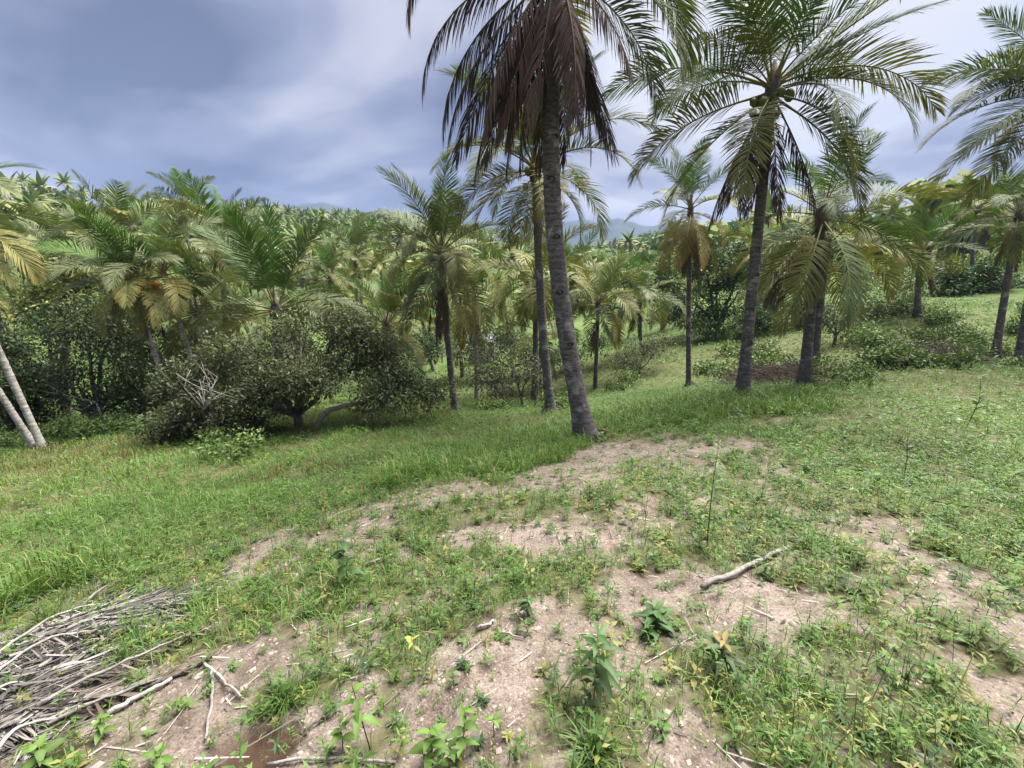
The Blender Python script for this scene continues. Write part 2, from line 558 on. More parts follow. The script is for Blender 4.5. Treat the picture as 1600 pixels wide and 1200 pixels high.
def ground_material():
    m, N, L = new_mat('sandy_ground')
    out = N('ShaderNodeOutputMaterial')
    b = N('ShaderNodeBsdfPrincipled')
    b.inputs['Roughness'].default_value = 0.95
    b.inputs['Specular IOR Level'].default_value = 0.1
    L(b.outputs[0], out.inputs[0])
    at = N('ShaderNodeAttribute')
    at.attribute_name = 'veg'
    tc = N('ShaderNodeTexCoord')

    def noise(scale, detail=6, rough=0.6):
        n = N('ShaderNodeTexNoise')
        n.inputs['Scale'].default_value = scale
        n.inputs['Detail'].default_value = detail
        n.inputs['Roughness'].default_value = rough
        L(tc.outputs['Object'], n.inputs[0])
        return n.outputs[0]

    def ramp(src, stops):
        r = N('ShaderNodeValToRGB')
        r.color_ramp.elements[0].position, r.color_ramp.elements[1].position = stops[0][0], stops[-1][0]
        r.color_ramp.elements[0].color, r.color_ramp.elements[1].color = (*stops[0][1], 1), (*stops[-1][1], 1)
        for p, c in stops[1:-1]:
            r.color_ramp.elements.new(p).color = (*c, 1)
        L(src, r.inputs[0])
        return r.outputs[0]

    sand = ramp(noise(2.3, 8, 0.7), [(0.30, (0.100, 0.082, 0.070)), (0.48, (0.176, 0.146, 0.126)), (0.62, (0.224, 0.190, 0.168)), (0.75, (0.27, 0.238, 0.218))])
    grit = ramp(noise(95, 3, 0.6), [(0.34, (0.60, 0.57, 0.55)), (0.52, (0.98, 0.97, 0.96)), (0.70, (1.32, 1.28, 1.25))])
    mu = N('ShaderNodeMix')
    mu.data_type = 'RGBA'
    mu.blend_type = 'MULTIPLY'
    mu.inputs['Factor'].default_value = 1
    L(sand, mu.inputs[6])
    L(grit, mu.inputs[7])
    under = ramp(noise(5.0, 8, 0.7), [(0.30, (0.060, 0.055, 0.032)), (0.55, (0.095, 0.092, 0.045)), (0.75, (0.150, 0.125, 0.080))])
    far = ramp(noise(0.05, 9, 0.72), [(0.32, (0.035, 0.062, 0.020)), (0.50, (0.070, 0.105, 0.032)), (0.66, (0.110, 0.150, 0.048))])
    geo = N('ShaderNodeNewGeometry')
    ln = N('ShaderNodeVectorMath')
    ln.operation = 'LENGTH'
    L(geo.outputs['Position'], ln.inputs[0])
    mr = N('ShaderNodeMapRange')
    mr.inputs['From Min'].default_value = 18
    mr.inputs['From Max'].default_value = 40
    L(ln.outputs['Value'], mr.inputs['Value'])
    mg = N('ShaderNodeMix')
    mg.data_type = 'RGBA'
    L(mr.outputs[0], mg.inputs['Factor'])
    L(under, mg.inputs[6])
    L(far, mg.inputs[7])
    mv = N('ShaderNodeMix')
    mv.data_type = 'RGBA'
    L(at.outputs['Fac'], mv.inputs['Factor'])
    ad = N('ShaderNodeAttribute')
    ad.attribute_name = 'dug'
    md = N('ShaderNodeMix')
    md.data_type = 'RGBA'
    L(ad.outputs['Fac'], md.inputs['Factor'])
    # damp and dry blotches, fallen crumbs of bark and leaf
    blot = ramp(noise(9, 7, 0.75), [(0.36, (0.62, 0.58, 0.56)), (0.50, (1.0, 1.0, 1.0)), (0.66, (1.10, 1.10, 1.12))])
    mb2 = N('ShaderNodeMix')
    mb2.data_type = 'RGBA'
    mb2.blend_type = 'MULTIPLY'
    mb2.inputs['Factor'].default_value = 1
    L(mu.outputs[2], mb2.inputs[6])
    L(blot, mb2.inputs[7])
    L(mb2.outputs[2], md.inputs[6])
    md.inputs[7].default_value = (0.060, 0.036, 0.027, 1)
    L(md.outputs[2], mv.inputs[6])
    L(mg.outputs[2], mv.inputs[7])
    L(mv.outputs[2], b.inputs['Base Color'])
    bp = N('ShaderNodeBump')
    bp.inputs['Strength'].default_value = 0.9
    bp.inputs['Distance'].default_value = 0.012
    L(noise(70, 6, 0.75), bp.inputs['Height'])
    L(bp.outputs[0], b.inputs['Normal'])
    return m


M_GROUND = ground_material()
M_MOUNT = plain('mountain_forest', (0.022, 0.034, 0.026), 0.95, 0.35, 0.02)


# ------------------------------------------------------------------ mesh helpers
def link(o, parent=None):
    COL.objects.link(o)
    if parent is not None:
        o.parent = parent
    return o


def mesh_np(name, verts, faces_list, cols=None, mat=None, smooth=False):
    """verts (n,3); faces_list: list of (k,m) index arrays; cols (n,3)"""
    me = bpy.data.meshes.new(name)
    verts = np.asarray(verts, np.float32)
    me.vertices.add(len(verts))
    me.vertices.foreach_set('co', verts.ravel())
    loops = np.concatenate([np.asarray(f, np.int32).ravel() for f in faces_list])
    tot = np.concatenate([np.full(len(f), np.shape(f)[1], np.int32) for f in faces_list])
    start = np.concatenate([[0], np.cumsum(tot)[:-1]]).astype(np.int32)
    me.loops.add(len(loops))
    me.loops.foreach_set('vertex_index', loops)
    me.polygons.add(len(tot))
    me.polygons.foreach_set('loop_start', start)
    me.polygons.foreach_set('loop_total', tot)
    if smooth:
        me.polygons.foreach_set('use_smooth', np.ones(len(tot), bool))
    me.update(calc_edges=True)
    if cols is not None:
        a = me.color_attributes.new('Col', 'FLOAT_COLOR', 'POINT')
        c = np.ones((len(verts), 4), np.float32)
        c[:, :3] = cols
        a.data.foreach_set('color', c.ravel())
    if mat is not None:
        me.materials.append(mat)
    return me


class MB:
    """collects pieces that become ONE mesh"""

    def __init__(s):
        s.v, s.c, s.q, s.t, s.n = [], [], [], [], 0

    def add(s, v, quads=None, tris=None, col=(0.1, 0.1, 0.1)):
        v = np.asarray(v, float).reshape(-1, 3)
        s.v.append(v)
        c = np.asarray(col, float)
        s.c.append(np.broadcast_to(c, v.shape) if c.ndim == 1 else c)
        if quads is not None and len(quads):
            s.q.append(np.asarray(quads) + s.n)
        if tris is not None and len(tris):
            s.t.append(np.asarray(tris) + s.n)
        s.n += len(v)

    def mesh(s, name, mat, smooth=False):
        fl = []
        if s.q:
            fl.append(np.concatenate(s.q))
        if s.t:
            fl.append(np.concatenate(s.t))
        return mesh_np(name, np.concatenate(s.v), fl, np.concatenate(s.c), mat, smooth)

    def build(s, name, mat, parent=None, smooth=False):
        return link(bpy.data.objects.new(name, s.mesh(name, mat, smooth)), parent)

    def tube(s, pts, radii, k=8, col=(0.1, 0.1, 0.1), wob=0.0, seed=0, cap=True):
        pts = np.asarray(pts, float)
        n = len(pts)
        radii = np.broadcast_to(np.asarray(radii, float), (n,))
        tan = np.gradient(pts, axis=0)
        tan /= np.linalg.norm(tan, axis=1)[:, None] + 1e-12
        ref = np.array([0, 0, 1.0]) if abs(tan[0][2]) < 0.9 else np.array([1.0, 0, 0])
        a = np.cross(tan, ref)
        a /= np.linalg.norm(a, axis=1)[:, None] + 1e-12
        b = np.cross(tan, a)
        th = np.arange(k) / k * 2 * math.pi
        rr = radii[:, None] * np.ones(k)[None]
        if wob:
            g = np.random.default_rng(seed)
            rr = rr * (1 + wob * (g.random((n, k)) - 0.5))
        v = pts[:, None] + rr[..., None] * (np.cos(th)[None, :, None] * a[:, None] + np.sin(th)[None, :, None] * b[:, None])
        v = v.reshape(-1, 3)
        i = np.arange(n - 1)[:, None] * k
        j = np.arange(k)[None]
        j2 = (j + 1) % k
        q = np.stack([i + j, i + j2, i + k + j2, i + k + j], -1).reshape(-1, 4)
        tris = []
        if cap:
            v = np.concatenate([v, pts[:1], pts[-1:]])
            c0, c1 = n * k, n * k + 1
            for jj in range(k):
                tris.append((c0, (jj + 1) % k, jj))
                tris.append((c1, (n - 1) * k + jj, (n - 1) * k + (jj + 1) % k))
        s.add(v, q, np.array(tris) if tris else None, col)

    def leaves(s, base, d, nrm, L, W, col, droop=0.25, mid=0.45):
        """simple folded leaves, one quad each"""
        n = len(base)
        d = d / (np.linalg.norm(d, axis=1)[:, None] + 1e-12)
        side = np.cross(d, nrm)
        side /= np.linalg.norm(side, axis=1)[:, None] + 1e-12
        L = np.broadcast_to(L, (n,))[:, None]
        W = np.broadcast_to(W, (n,))[:, None]
        m = base + d * L * mid
        tip = base + d * L - np.array([0, 0, 1.0]) * L * droop
        v = np.stack([base, m + side * W / 2, tip, m - side * W / 2], 1).reshape(-1, 3)
        q = np.arange(n * 4).reshape(-1, 4)
        c = np.repeat(np.broadcast_to(col, (n, 3)), 4, 0)
        s.add(v, q, None, c)

    def blades(s, base, d, L, W, col, droop=0.5, coltip=None):
        """grass blades: a quad and a tip triangle"""
        n = len(base)
        d = d / (np.linalg.norm(d, axis=1)[:, None] + 1e-12)
        up = np.array([0, 0, 1.0])
        side = np.cross(d, up)
        nn = np.linalg.norm(side, axis=1)[:, None]
        rs = rng.normal(size=(n, 3)) * [1, 1, 0.05]
        side = np.where(nn > 0.08, side / (nn + 1e-9), rs / np.linalg.norm(rs, axis=1)[:, None])
        side = side + rs * 0.5
        side /= np.linalg.norm(side, axis=1)[:, None] + 1e-9
        L = np.broadcast_to(L, (n,))[:, None]
        W = np.broadcast_to(W, (n,))[:, None]
        out = d * [1, 1, 0]
        m = base + d * L * 0.55
        tip = base + d * L * 0.92 + out * L * droop * 0.5 - up * L * droop * 0.38
        v = np.stack([base - side * W * 0.4, base + side * W * 0.4, m + side * W / 2, m - side * W / 2, tip], 1).reshape(-1, 3)
        o = np.arange(n)[:, None] * 5
        q = o + np.array([[0, 1, 2, 3]])
        t = o + np.array([[3, 2, 4]])
        c0 = np.broadcast_to(col, (n, 3))
        c = np.repeat(c0[:, None], 5, 1).copy()
        if coltip is not None:
            c[:, 4] = coltip
        s.add(v, q, t, c.reshape(-1, 3))


def tag(o, label=None, cat=None, group=None, kind=None):
    if label:
        o['label'] = label
    if cat:
        o['category'] = cat
    if group:
        o['group'] = group
    if kind:
        o['kind'] = kind
    return o


def empty(name, loc):
    o = bpy.data.objects.new(name, None)
    o.empty_display_size = 0.2
    o.location = tuple(float(c) for c in loc)
    return link(o)


# ------------------------------------------------------------------ the ground sheet, the mountains
def build_ground():
    az = np.r_[np.linspace(-180, -66, 40, endpoint=False), np.linspace(-66, 66, 380, endpoint=False), np.linspace(66, 180, 40, endpoint=False)]
    a = np.radians(az)
    r = np.r_[np.geomspace(0.35, 60, 330), np.geomspace(61.5, 600, 90), np.geomspace(660, 2600, 14)]
    x = np.outer(r, np.sin(a))
    y = np.outer(r, np.cos(a))
    z = H(x, y, True) - 0.035 * dug(x, y) * (np.hypot(x, y) < 4)
    n, k = x.shape
    v = np.stack([x, y, z], -1).reshape(-1, 3)
    i = np.arange(n - 1)[:, None] * k
    j = np.arange(k)[None]
    j2 = (j + 1) % k
    q = np.stack([i + j, i + j2, i + k + j2, i + k + j], -1).reshape(-1, 4)
    v = np.concatenate([v, [[0, 0, h1(0, 0)]]])
    t = np.stack([np.full(k, n * k), (np.arange(k) + 1) % k, np.arange(k)], -1)
    me = mesh_np('ground', v, [q, t], None, M_GROUND, True)
    vg = np.where(np.hypot(v[:, 0], v[:, 1]) < 14, veg(v[:, 0], v[:, 1]), 1.0).astype(np.float32)
    at = me.attributes.new('veg', 'FLOAT', 'POINT')
    at.data.foreach_set('value', vg)
    at = me.attributes.new('dug', 'FLOAT', 'POINT')
    at.data.foreach_set('value', np.where(np.hypot(v[:, 0], v[:, 1]) < 4, dug(v[:, 0], v[:, 1]), 0.0).astype(np.float32))
    tag(link(bpy.data.objects.new('ground', me)), kind='structure')


build_ground()


def build_mountains():
    prof = [(-600, 350), (0, 343), (200, 337), (300, 330), (400, 322), (450, 318), (490, 317), (560, 327), (650, 336), (760, 346), (850, 357),
            (905, 347), (935, 351), (965, 345), (1000, 351), (1035, 350), (1060, 349), (1110, 357), (1200, 362), (1350, 360), (1450, 368), (1600, 375), (2200, 380)]
    pu = []
    for u, v in prof:
        d = ray(u, v)
        pu.append((math.degrees(math.atan2(d[0], d[1])), math.atan2(d[2], math.hypot(d[0], d[1]))))
    pu = np.array(pu)
    az = np.linspace(-66, 66, 420)
    el = np.interp(az, pu[:, 0], pu[:, 1])
    rr = np.linspace(1150, 2300, 46)
    s = (rr - 1150) / 1150
    A = np.radians(az)
    x = np.outer(rr, np.sin(A))
    y = np.outer(rr, np.cos(A))
    peak = 1800 * np.tan(el) + CAM_H
    shape = np.where(s < 0.565, sstep(0, 0.565, s), 1 - 0.5 * sstep(0.565, 1, s))
    z = -20 + (peak[None] + 20) * shape[:, None]
    rid = 1 - np.abs(2 * fbm(x / 260, y / 260, 91, 4, 0.55) - 1)
    z = z + 60 * (rid - 0.82) * (shape * (1 - np.abs(2 * s - 1.13)))[:, None]
    n, k = x.shape
    v = np.stack([x, y, z], -1).reshape(-1, 3)
    i = np.arange(n - 1)[:, None] * k
    j = np.arange(k - 1)[None]
    q = np.stack([i + j, i + j + 1, i + k + j + 1, i + k + j], -1).reshape(-1, 4)
    me = mesh_np('mountain', v, [q], None, M_MOUNT, True)
    tag(link(bpy.data.objects.new('mountain', me)), kind='structure')


build_mountains()


def build_haze():
    x0, x1, y0, y1, z0, z1 = -2750, 2750, -2750, 2750, -30, 330
    v = [(x, y, z) for z in (z0, z1) for y in (y0, y1) for x in (x0, x1)]
    q = [(0, 2, 3, 1), (4, 5, 7, 6), (0, 1, 5, 4), (1, 3, 7, 5), (3, 2, 6, 7), (2, 0, 4, 6)]
    m, N, L = new_mat('haze_air')
    out = N('ShaderNodeOutputMaterial')
    vol = N('ShaderNodeVolumePrincipled')
    vol.inputs['Color'].default_value = (0.28, 0.38, 0.62, 1)
    vol.inputs['Density'].default_value = 0.00034
    L(vol.outputs[0], out.inputs['Volume'])
    me = mesh_np('haze', v, [np.array(q)], None, m)
    tag(link(bpy.data.objects.new('haze', me)), kind='stuff')


build_haze()

# ------------------------------------------------------------------ palms
PAL = {                                # base leaflet colours and their tip colours
    'green': ((0.064, 0.103, 0.034), (0.092, 0.130, 0.045)),
    'fresh': ((0.060, 0.126, 0.026), (0.096, 0.156, 0.036)),
    'grey': ((0.109, 0.140, 0.067), (0.201, 0.201, 0.107)),
    'olive': ((0.124, 0.138, 0.041), (0.248, 0.207, 0.069)),
    'yellow': ((0.140, 0.145, 0.045), (0.280, 0.215, 0.065)),
    'orange': ((0.210, 0.160, 0.045), (0.370, 0.215, 0.055)),
    'brown': ((0.085, 0.053, 0.044), (0.135, 0.094, 0.078)),
    'dark': ((0.050, 0.036, 0.033), (0.085, 0.066, 0.060)),
}
LODS = {'hi': (92, 4, 0.80), 'mid': (56, 3, 1.2), 'low': (24, 2, 2.4)}
_fr = {}
FROND_L = 3.2


def frond_mesh(elev, bend, kind, seed, lod):
    key = (round(elev / 7), round(bend / 12), kind, seed % 4, lod)
    if key in _fr:
        return _fr[key]
    g = np.random.default_rng(abs(hash((key[0] + 50, key[1] + 50, seed % 4, len(kind)))) % 100000)
    dead = kind in ('brown', 'dark')
    pairs, segs, wmul = LODS[lod]
    L = FROND_L
    n = 26
    s = np.linspace(0, 1, n)
    ang = np.radians(elev) - np.radians(bend) * (0.25 * s + 0.75 * s ** 1.7)
    lim = np.radians(-88)
    ang = np.maximum(ang, lim)
    side_bend = np.radians(g.uniform(-14, 14)) * s ** 1.5
    dx = np.cos(ang) * np.cos(side_bend)
    dy = np.cos(ang) * np.sin(side_bend)
    dz = np.sin(ang)
    T = np.stack([dx, dy, dz], 1)
    pts = np.concatenate([[[0, 0, 0]], np.cumsum((T[1:] + T[:-1]) / 2 * (L / (n - 1)), 0)])
    mb = MB()
    c0, c1 = np.array(PAL[kind][0]), np.array(PAL[kind][1])
    rc = (0.10, 0.07, 0.055) if dead else (0.17, 0.165, 0.065) if kind not in ('yellow', 'orange') else (0.30, 0.22, 0.07)
    rad = np.interp(s, [0, 0.04, 0.18, 1], [0.055, 0.032, 0.020, 0.004])
    mb.tube(pts, rad, 5 if lod == 'hi' else 4 if lod == 'mid' else 3, rc, cap=False)
    # leaflets
    st = np.linspace(0.17, 0.995, pairs)
    st = np.repeat(st, 2)
    sg = np.tile([1.0, -1.0], pairs)
    st = np.clip(st + g.normal(0, 0.4 / pairs, len(st)), 0.15, 1)
    keep = g.random(len(st)) > (0.06 if dead else 0.03)
    # a few torn gaps
    for _ in range(2 if not dead else 4):
        cgap, sd = g.uniform(0.3, 0.95), g.choice([1.0, -1.0])
        keep &= ~((np.abs(st - cgap) < g.uniform(0.006, 0.022)) & (sg == sd))
    st, sg = st[keep], sg[keep]
    m = len(st)
    fi = st * (n - 1)
    i0 = np.clip(fi.astype(int), 0, n - 2)
    fr = (fi - i0)[:, None]
    B = pts[i0] * (1 - fr) + pts[i0 + 1] * fr
    t = T[i0] * (1 - fr) + T[i0 + 1] * fr
    t /= np.linalg.norm(t, axis=1)[:, None]
    side = np.stack([-np.sin(side_bend[i0]), np.cos(side_bend[i0]), np.zeros(m)], 1) * sg[:, None]
    upv = np.cross(t, np.stack([-np.sin(side_bend[i0]), np.cos(side_bend[i0]), np.zeros(m)], 1))
    tw = np.radians(g.uniform(-30, 30)) * st                     # the blade twists along its length
    side = side * np.cos(tw)[:, None] + upv * (np.sin(tw) * sg)[:, None]
    fa = np.radians(np.interp(st, [0.15, 0.5, 1], [68, 52, 22]) + g.normal(0, 4.5 if not dead else 5, m))
    keel = np.radians(np.interp(st, [0.15, 1], [26, 6]) + g.normal(0, 6, m))
    if dead:
        keel = -np.abs(keel) * 1.2
        fa = fa * 0.62
    d = t * np.cos(fa)[:, None] + (side * np.cos(keel)[:, None] + upv * np.sin(keel)[:, None]) * np.sin(fa)[:, None]
    ll = L * 0.27 * np.interp(st, [0.15, 0.22, 0.45, 0.75, 0.93, 1], [0.55, 0.80, 1.0, 0.82, 0.5, 0.30]) * g.uniform(0.9, 1.08, m)
    if dead:
        ll = ll * g.uniform(0.55, 1.05, m)
    w = 0.040 * wmul * np.interp(st, [0.15, 0.4, 1], [0.8, 1, 0.6]) * (0.85 if dead else 1) * g.uniform(0.85, 1.15, m)
    wv = t - (t * d).sum(1)[:, None] * d
    wv /= np.linalg.norm(wv, axis=1)[:, None] + 1e-9
    if dead:
        wv = wv + g.normal(0, 0.22, (m, 3))
        wv /= np.linalg.norm(wv, axis=1)[:, None]
    grav = g.uniform(0.55, 1.0, m) * (0.62 if not dead else 1.9)
    if elev > 55:
        grav *= 0.55
    rows = [B]
    p = B.copy()
    dd = d.copy()
    for k in range(segs):
        p = p + dd * (ll / segs)[:, None]
        dd = dd + np.array([0, 0, -1.0]) * (grav * 1.25 / segs)[:, None]
        dd /= np.linalg.norm(dd, axis=1)[:, None]
        rows.append(p.copy())
    wp = np.interp(np.linspace(0, 1, segs + 1), [0, 0.3, 0.75, 1], [0.45, 1, 0.7, 0.0])
    vs, cs = [], []
    jit = g.uniform(0.85, 1.15, m)
    ty = np.clip(g.normal(0.25, 0.25, m) + 0.55 * st, 0, 1)
    for k in range(segs + 1):
        f = k / segs
        c = (c0[None] * (1 - ty[:, None] * f ** 1.3) + c1[None] * ty[:, None] * f ** 1.3) * jit[:, None]
        if k < segs:
            vs += [rows[k] - wv * (w * wp[k] / 2)[:, None], rows[k] + wv * (w * wp[k] / 2)[:, None]]
            cs += [c, c]
        else:
            vs.append(rows[k])
            cs.append(c)
    nv = 2 * segs + 1
    V = np.stack(vs, 1).reshape(-1, 3)
    C = np.stack(cs, 1).reshape(-1, 3)
    o = np.arange(m)[:, None] * nv
    q = np.concatenate([o + np.array([[2 * k, 2 * k + 1, 2 * k + 3, 2 * k + 2]]) for k in range(segs - 1)]) if segs > 1 else None
    tr = o + np.array([[2 * segs - 2, 2 * segs - 1, 2 * segs]])
    mb.add(V, q, tr, C)
    me = mb.mesh('frond', M_DRY if dead else M_FROND)
    _fr[key] = me
    return me


def trunk_points(base, crown, sag, n=40):
    """a palm stem: leaves the ground leaning, straightens upwards"""
    base, crown = np.asarray(base, float), np.asarray(crown, float)
    s = np.linspace(0, 1, n)
    p = base[None] + (crown - base)[None] * s[:, None]
    lat = (crown - base) * [1, 1, 0]
    p = p + lat[None] * (sag * np.sin(s * math.pi))[:, None] * 0.5
    return p


def trunk_mesh(base, crown, d0, d1, sag, hi, mat, seed):
    rel = np.asarray(crown, float) - np.asarray(base, float)
    length = np.linalg.norm(rel)
    n = int(length / 0.035) if hi else max(10, int(length / 0.25))
    p = trunk_points(np.zeros(3) - [0, 0, 0.25], rel, sag, n)
    s = np.linspace(0, 1, n)
    rad = d0 / 2 + (d1 - d0) / 2 * s
    hgt = s * length
    rad = rad * (1 + 0.95 * np.exp(-np.maximum(hgt - 0.2, 0) / 0.26) * (1 if d0 > 0.22 else 0.5))
    g = np.random.default_rng(seed)
    if hi:                              # leaf-scar rings
        ph = np.cumsum(g.uniform(0.75, 1.25, n)) * 0.035 / 0.085
        rad = rad * (1 + 0.035 * (np.abs((ph % 1) - 0.5) * 2 - 0.5)) + g.normal(0, 0.0025, n)
    mb = MB()
    mb.tube(p, rad, 20 if hi else 8, wob=0.05 if hi else 0.0, seed=seed)
    return mb.mesh('trunk', mat, True), p


_nut = {}


def nut_mesh(mat):
    if mat.name in _nut:
        return _nut[mat.name]
    n, k = 6, 8
    th = np.linspace(0.05, math.pi - 0.05, n)
    v = []
    for a in th:
        for j in range(k):
            b = j / k * 2 * math.pi
            r = math.sin(a) * (0.10 + 0.008 * math.cos(3 * b))
            v.append((r * math.cos(b), r * math.sin(b), -math.cos(a) * 0.125))
    q = [(i * k + j, i * k + (j + 1) % k, (i + 1) * k + (j + 1) % k, (i + 1) * k + j) for i in range(n - 1) for j in range(k)]
    me = mesh_np('coconut', v, [np.array(q)], None, mat, True)
    _nut[mat.name] = me
    return me


def palm(label, base, crown, fronds, d=(0.30, 0.22), lod='mid', sag=0.3, mat=None, seed=1, group=None, nuts=0, nutmat=None, stalks=0, scale=1.0, notches=()):
    g = np.random.default_rng(seed)
    root = empty('coconut_palm', base)
    tag(root, label, 'palm tree', group)
    tm, tp = trunk_mesh(base, crown, d[0], d[1], sag, lod == 'hi', mat or M_PALMBARK, seed)
    link(bpy.data.objects.new('trunk', tm), root)
    rel = np.asarray(crown, float) - np.asarray(base, float)
    if lod == 'hi':
        rb = MB()
        r0 = d[0] * 0.95
        for k in range(26):
            a = g.uniform(0, 6.28)
            u = np.array([math.cos(a), math.sin(a), 0])
            p0 = u * r0 * 0.62 + [0, 0, g.uniform(0.05, 0.22)]
            p2 = u * r0 * g.uniform(1.0, 1.7)
            p2[2] = h1(base[0] + p2[0], base[1] + p2[1]) - base[2] - 0.03
            rb.tube([p0, p0 * 0.5 + p2 * 0.5 + [0, 0, 0.05], p2], [0.016, 0.014, 0.008], 4, cap=False)
        tag(rb.build('roots', M_DARKWOOD, root), kind='stuff')
    # fibrous sheath where the fronds leave the stem
    mb = MB()
    axis = (tp[-1] - tp[-6]) / np.linalg.norm(tp[-1] - tp[-6])
    mb.tube([rel - axis * 0.35 * scale, rel - axis * 0.12 * scale, rel + axis * 0.10 * scale, rel + axis * 0.5 * scale],
            np.array([d[1] * 0.5, d[1] * 0.72, d[1] * 0.65, 0.03]) * 1.0, 9, (0.10, 0.075, 0.05), wob=0.35, seed=seed)
    mb.build('leaf_sheath', M_DARKWOOD, root)
    for i, (az, el, bend, L, kind) in enumerate(fronds):
        me = frond_mesh(el, bend, kind, seed + i, lod)
        o = bpy.data.objects.new('dead_frond' if kind in ('brown', 'dark') else 'frond', me)
        o.parent = root
        COL.objects.link(o)
        a = math.radians(az)
        hz = 0.28 * scale * math.sin(math.radians(np.clip(el, -60, 80)))
        off = np.array([math.cos(a), math.sin(a), 0]) * d[1] * 0.42 + axis * hz * 0.8
        o.location = tuple(rel + off)
        o.rotation_euler = (math.radians(g.uniform(-22, 22)), 0, a)
        k = L / FROND_L * scale
        o.scale = (k, k, k)
    nmat = nutmat or M_NUT_G
    for i in range(nuts):
        o = bpy.data.objects.new('coconut', nut_mesh(nmat))
        o.parent = root
        COL.objects.link(o)
        a = g.uniform(0, 2 * math.pi)
        rr = g.uniform(0.17, 0.36)
        o.location = tuple(rel + np.array([rr * math.cos(a), rr * math.sin(a), g.uniform(-0.42, -0.02)]))
        o.rotation_euler = (g.uniform(-0.5, 0.5), g.uniform(-0.5, 0.5), a)
        k = g.uniform(0.7, 1.0)
        o.scale = (k, k, k)
    for i in range(stalks):
        mb = MB()
        a = g.uniform(0, 2 * math.pi)
        dr = np.array([math.cos(a), math.sin(a), 0])
        b0 = rel + dr * d[1] * 0.4
        for j in range(9):
            e = dr * g.uniform(0.4, 0.75) + g.normal(0, 0.14, 3) + [0, 0, g.uniform(-0.1, 0.3)]
            mb.tube([b0, b0 + dr * 0.2 + [0, 0, 0.12], b0 + e], [0.012, 0.012, 0.006], 3)
        mb.build('flower_stalk', M_STALK, root)
    for (hh, aa) in notches:             # steps cut into the stem for climbing
        k = int(np.argmin(np.abs(tp[:, 2] - hh)))
        s = k / (len(tp) - 1)
        r0 = d[0] / 2 + (d[1] - d[0]) / 2 * s
        c, sn = math.cos(aa), math.sin(aa)
        ctr = tp[k] + np.array([c, sn, 0]) * r0 * 0.995
        tx = np.array([-sn, c, 0])
        mb = MB()
        v = []
        for (px, pz, po) in [(-0.06, 0, 0.004), (-0.03, 0.035, 0.012), (0.03, 0.04, 0.012), (0.06, 0.005, 0.004), (0.03, -0.02, 0.010), (-0.03, -0.02, 0.010)]:
            v.append(ctr + tx * px + np.array([0, 0, pz]) + np.array([c, sn, 0]) * po)
        v.append(ctr - np.array([c, sn, 0]) * 0.03)
        mb.add(v, None, [(i, (i + 1) % 6, 6) for i in range(6)] + [(i + 1 if i < 5 else 0, i, 6) for i in range(6)])
        mb.build('climbing_notch', M_DARKWOOD, root)
    return root


def auto_fronds(n, seed, dead=2, style='green', droop=1.0, L=3.0, yellow=0.3, upright=0.0):
    """fronds in golden-angle order, youngest upright and oldest hanging"""
    g = np.random.default_rng(seed)
    out = []
    a0 = g.uniform(0, 360)
    for i in range(n):
        f = (i + 0.5) / n
        el = 86 - (118 - upright) * f ** (1.0 + upright / 120) + g.normal(0, 5)
        bend = (22 + 62 * math.sin(min(f * 1.1, 1) * math.pi * 0.62)) * droop + g.normal(0, 8)
        if f < 0.28:
            k = 'fresh' if g.random() < 0.5 else style
        elif f < 0.68:
            k = style if g.random() < 0.75 else 'olive'
        else:
            k = 'yellow' if g.random() < yellow * 0.7 else 'olive' if g.random() < 0.6 else style
            if g.random() < yellow * 0.2:
                k = 'orange'
        ll = L * (0.78 + 0.3 * math.sin(min(f + 0.12, 1) * math.pi)) * g.uniform(0.92, 1.06)
        out.append((a0 + i * 137.5 + g.normal(0, 7), el, max(bend, 8), ll, k))
    for i in range(dead):
        out.append((g.uniform(0, 360), g.uniform(-80, -52), g.uniform(8, 25), L * g.uniform(0.6, 0.8), 'brown' if g.random() < 0.7 else 'dark'))
    return out


def seen_palm(label, ub, tb, uc, vc, fronds, tc=None, **kw):
    """trunk foot in photograph column ub at depth tb, crown seen at (uc, vc)"""
    b = on_ground(ub, tb)
    y = b[1]
    d = ray(uc, vc)
    t = (y + (tc or 0.0)) / d[1]
    c = np.array([0, 0, CAM_H]) + d * t
    return palm(label, b, c, fronds, **kw)


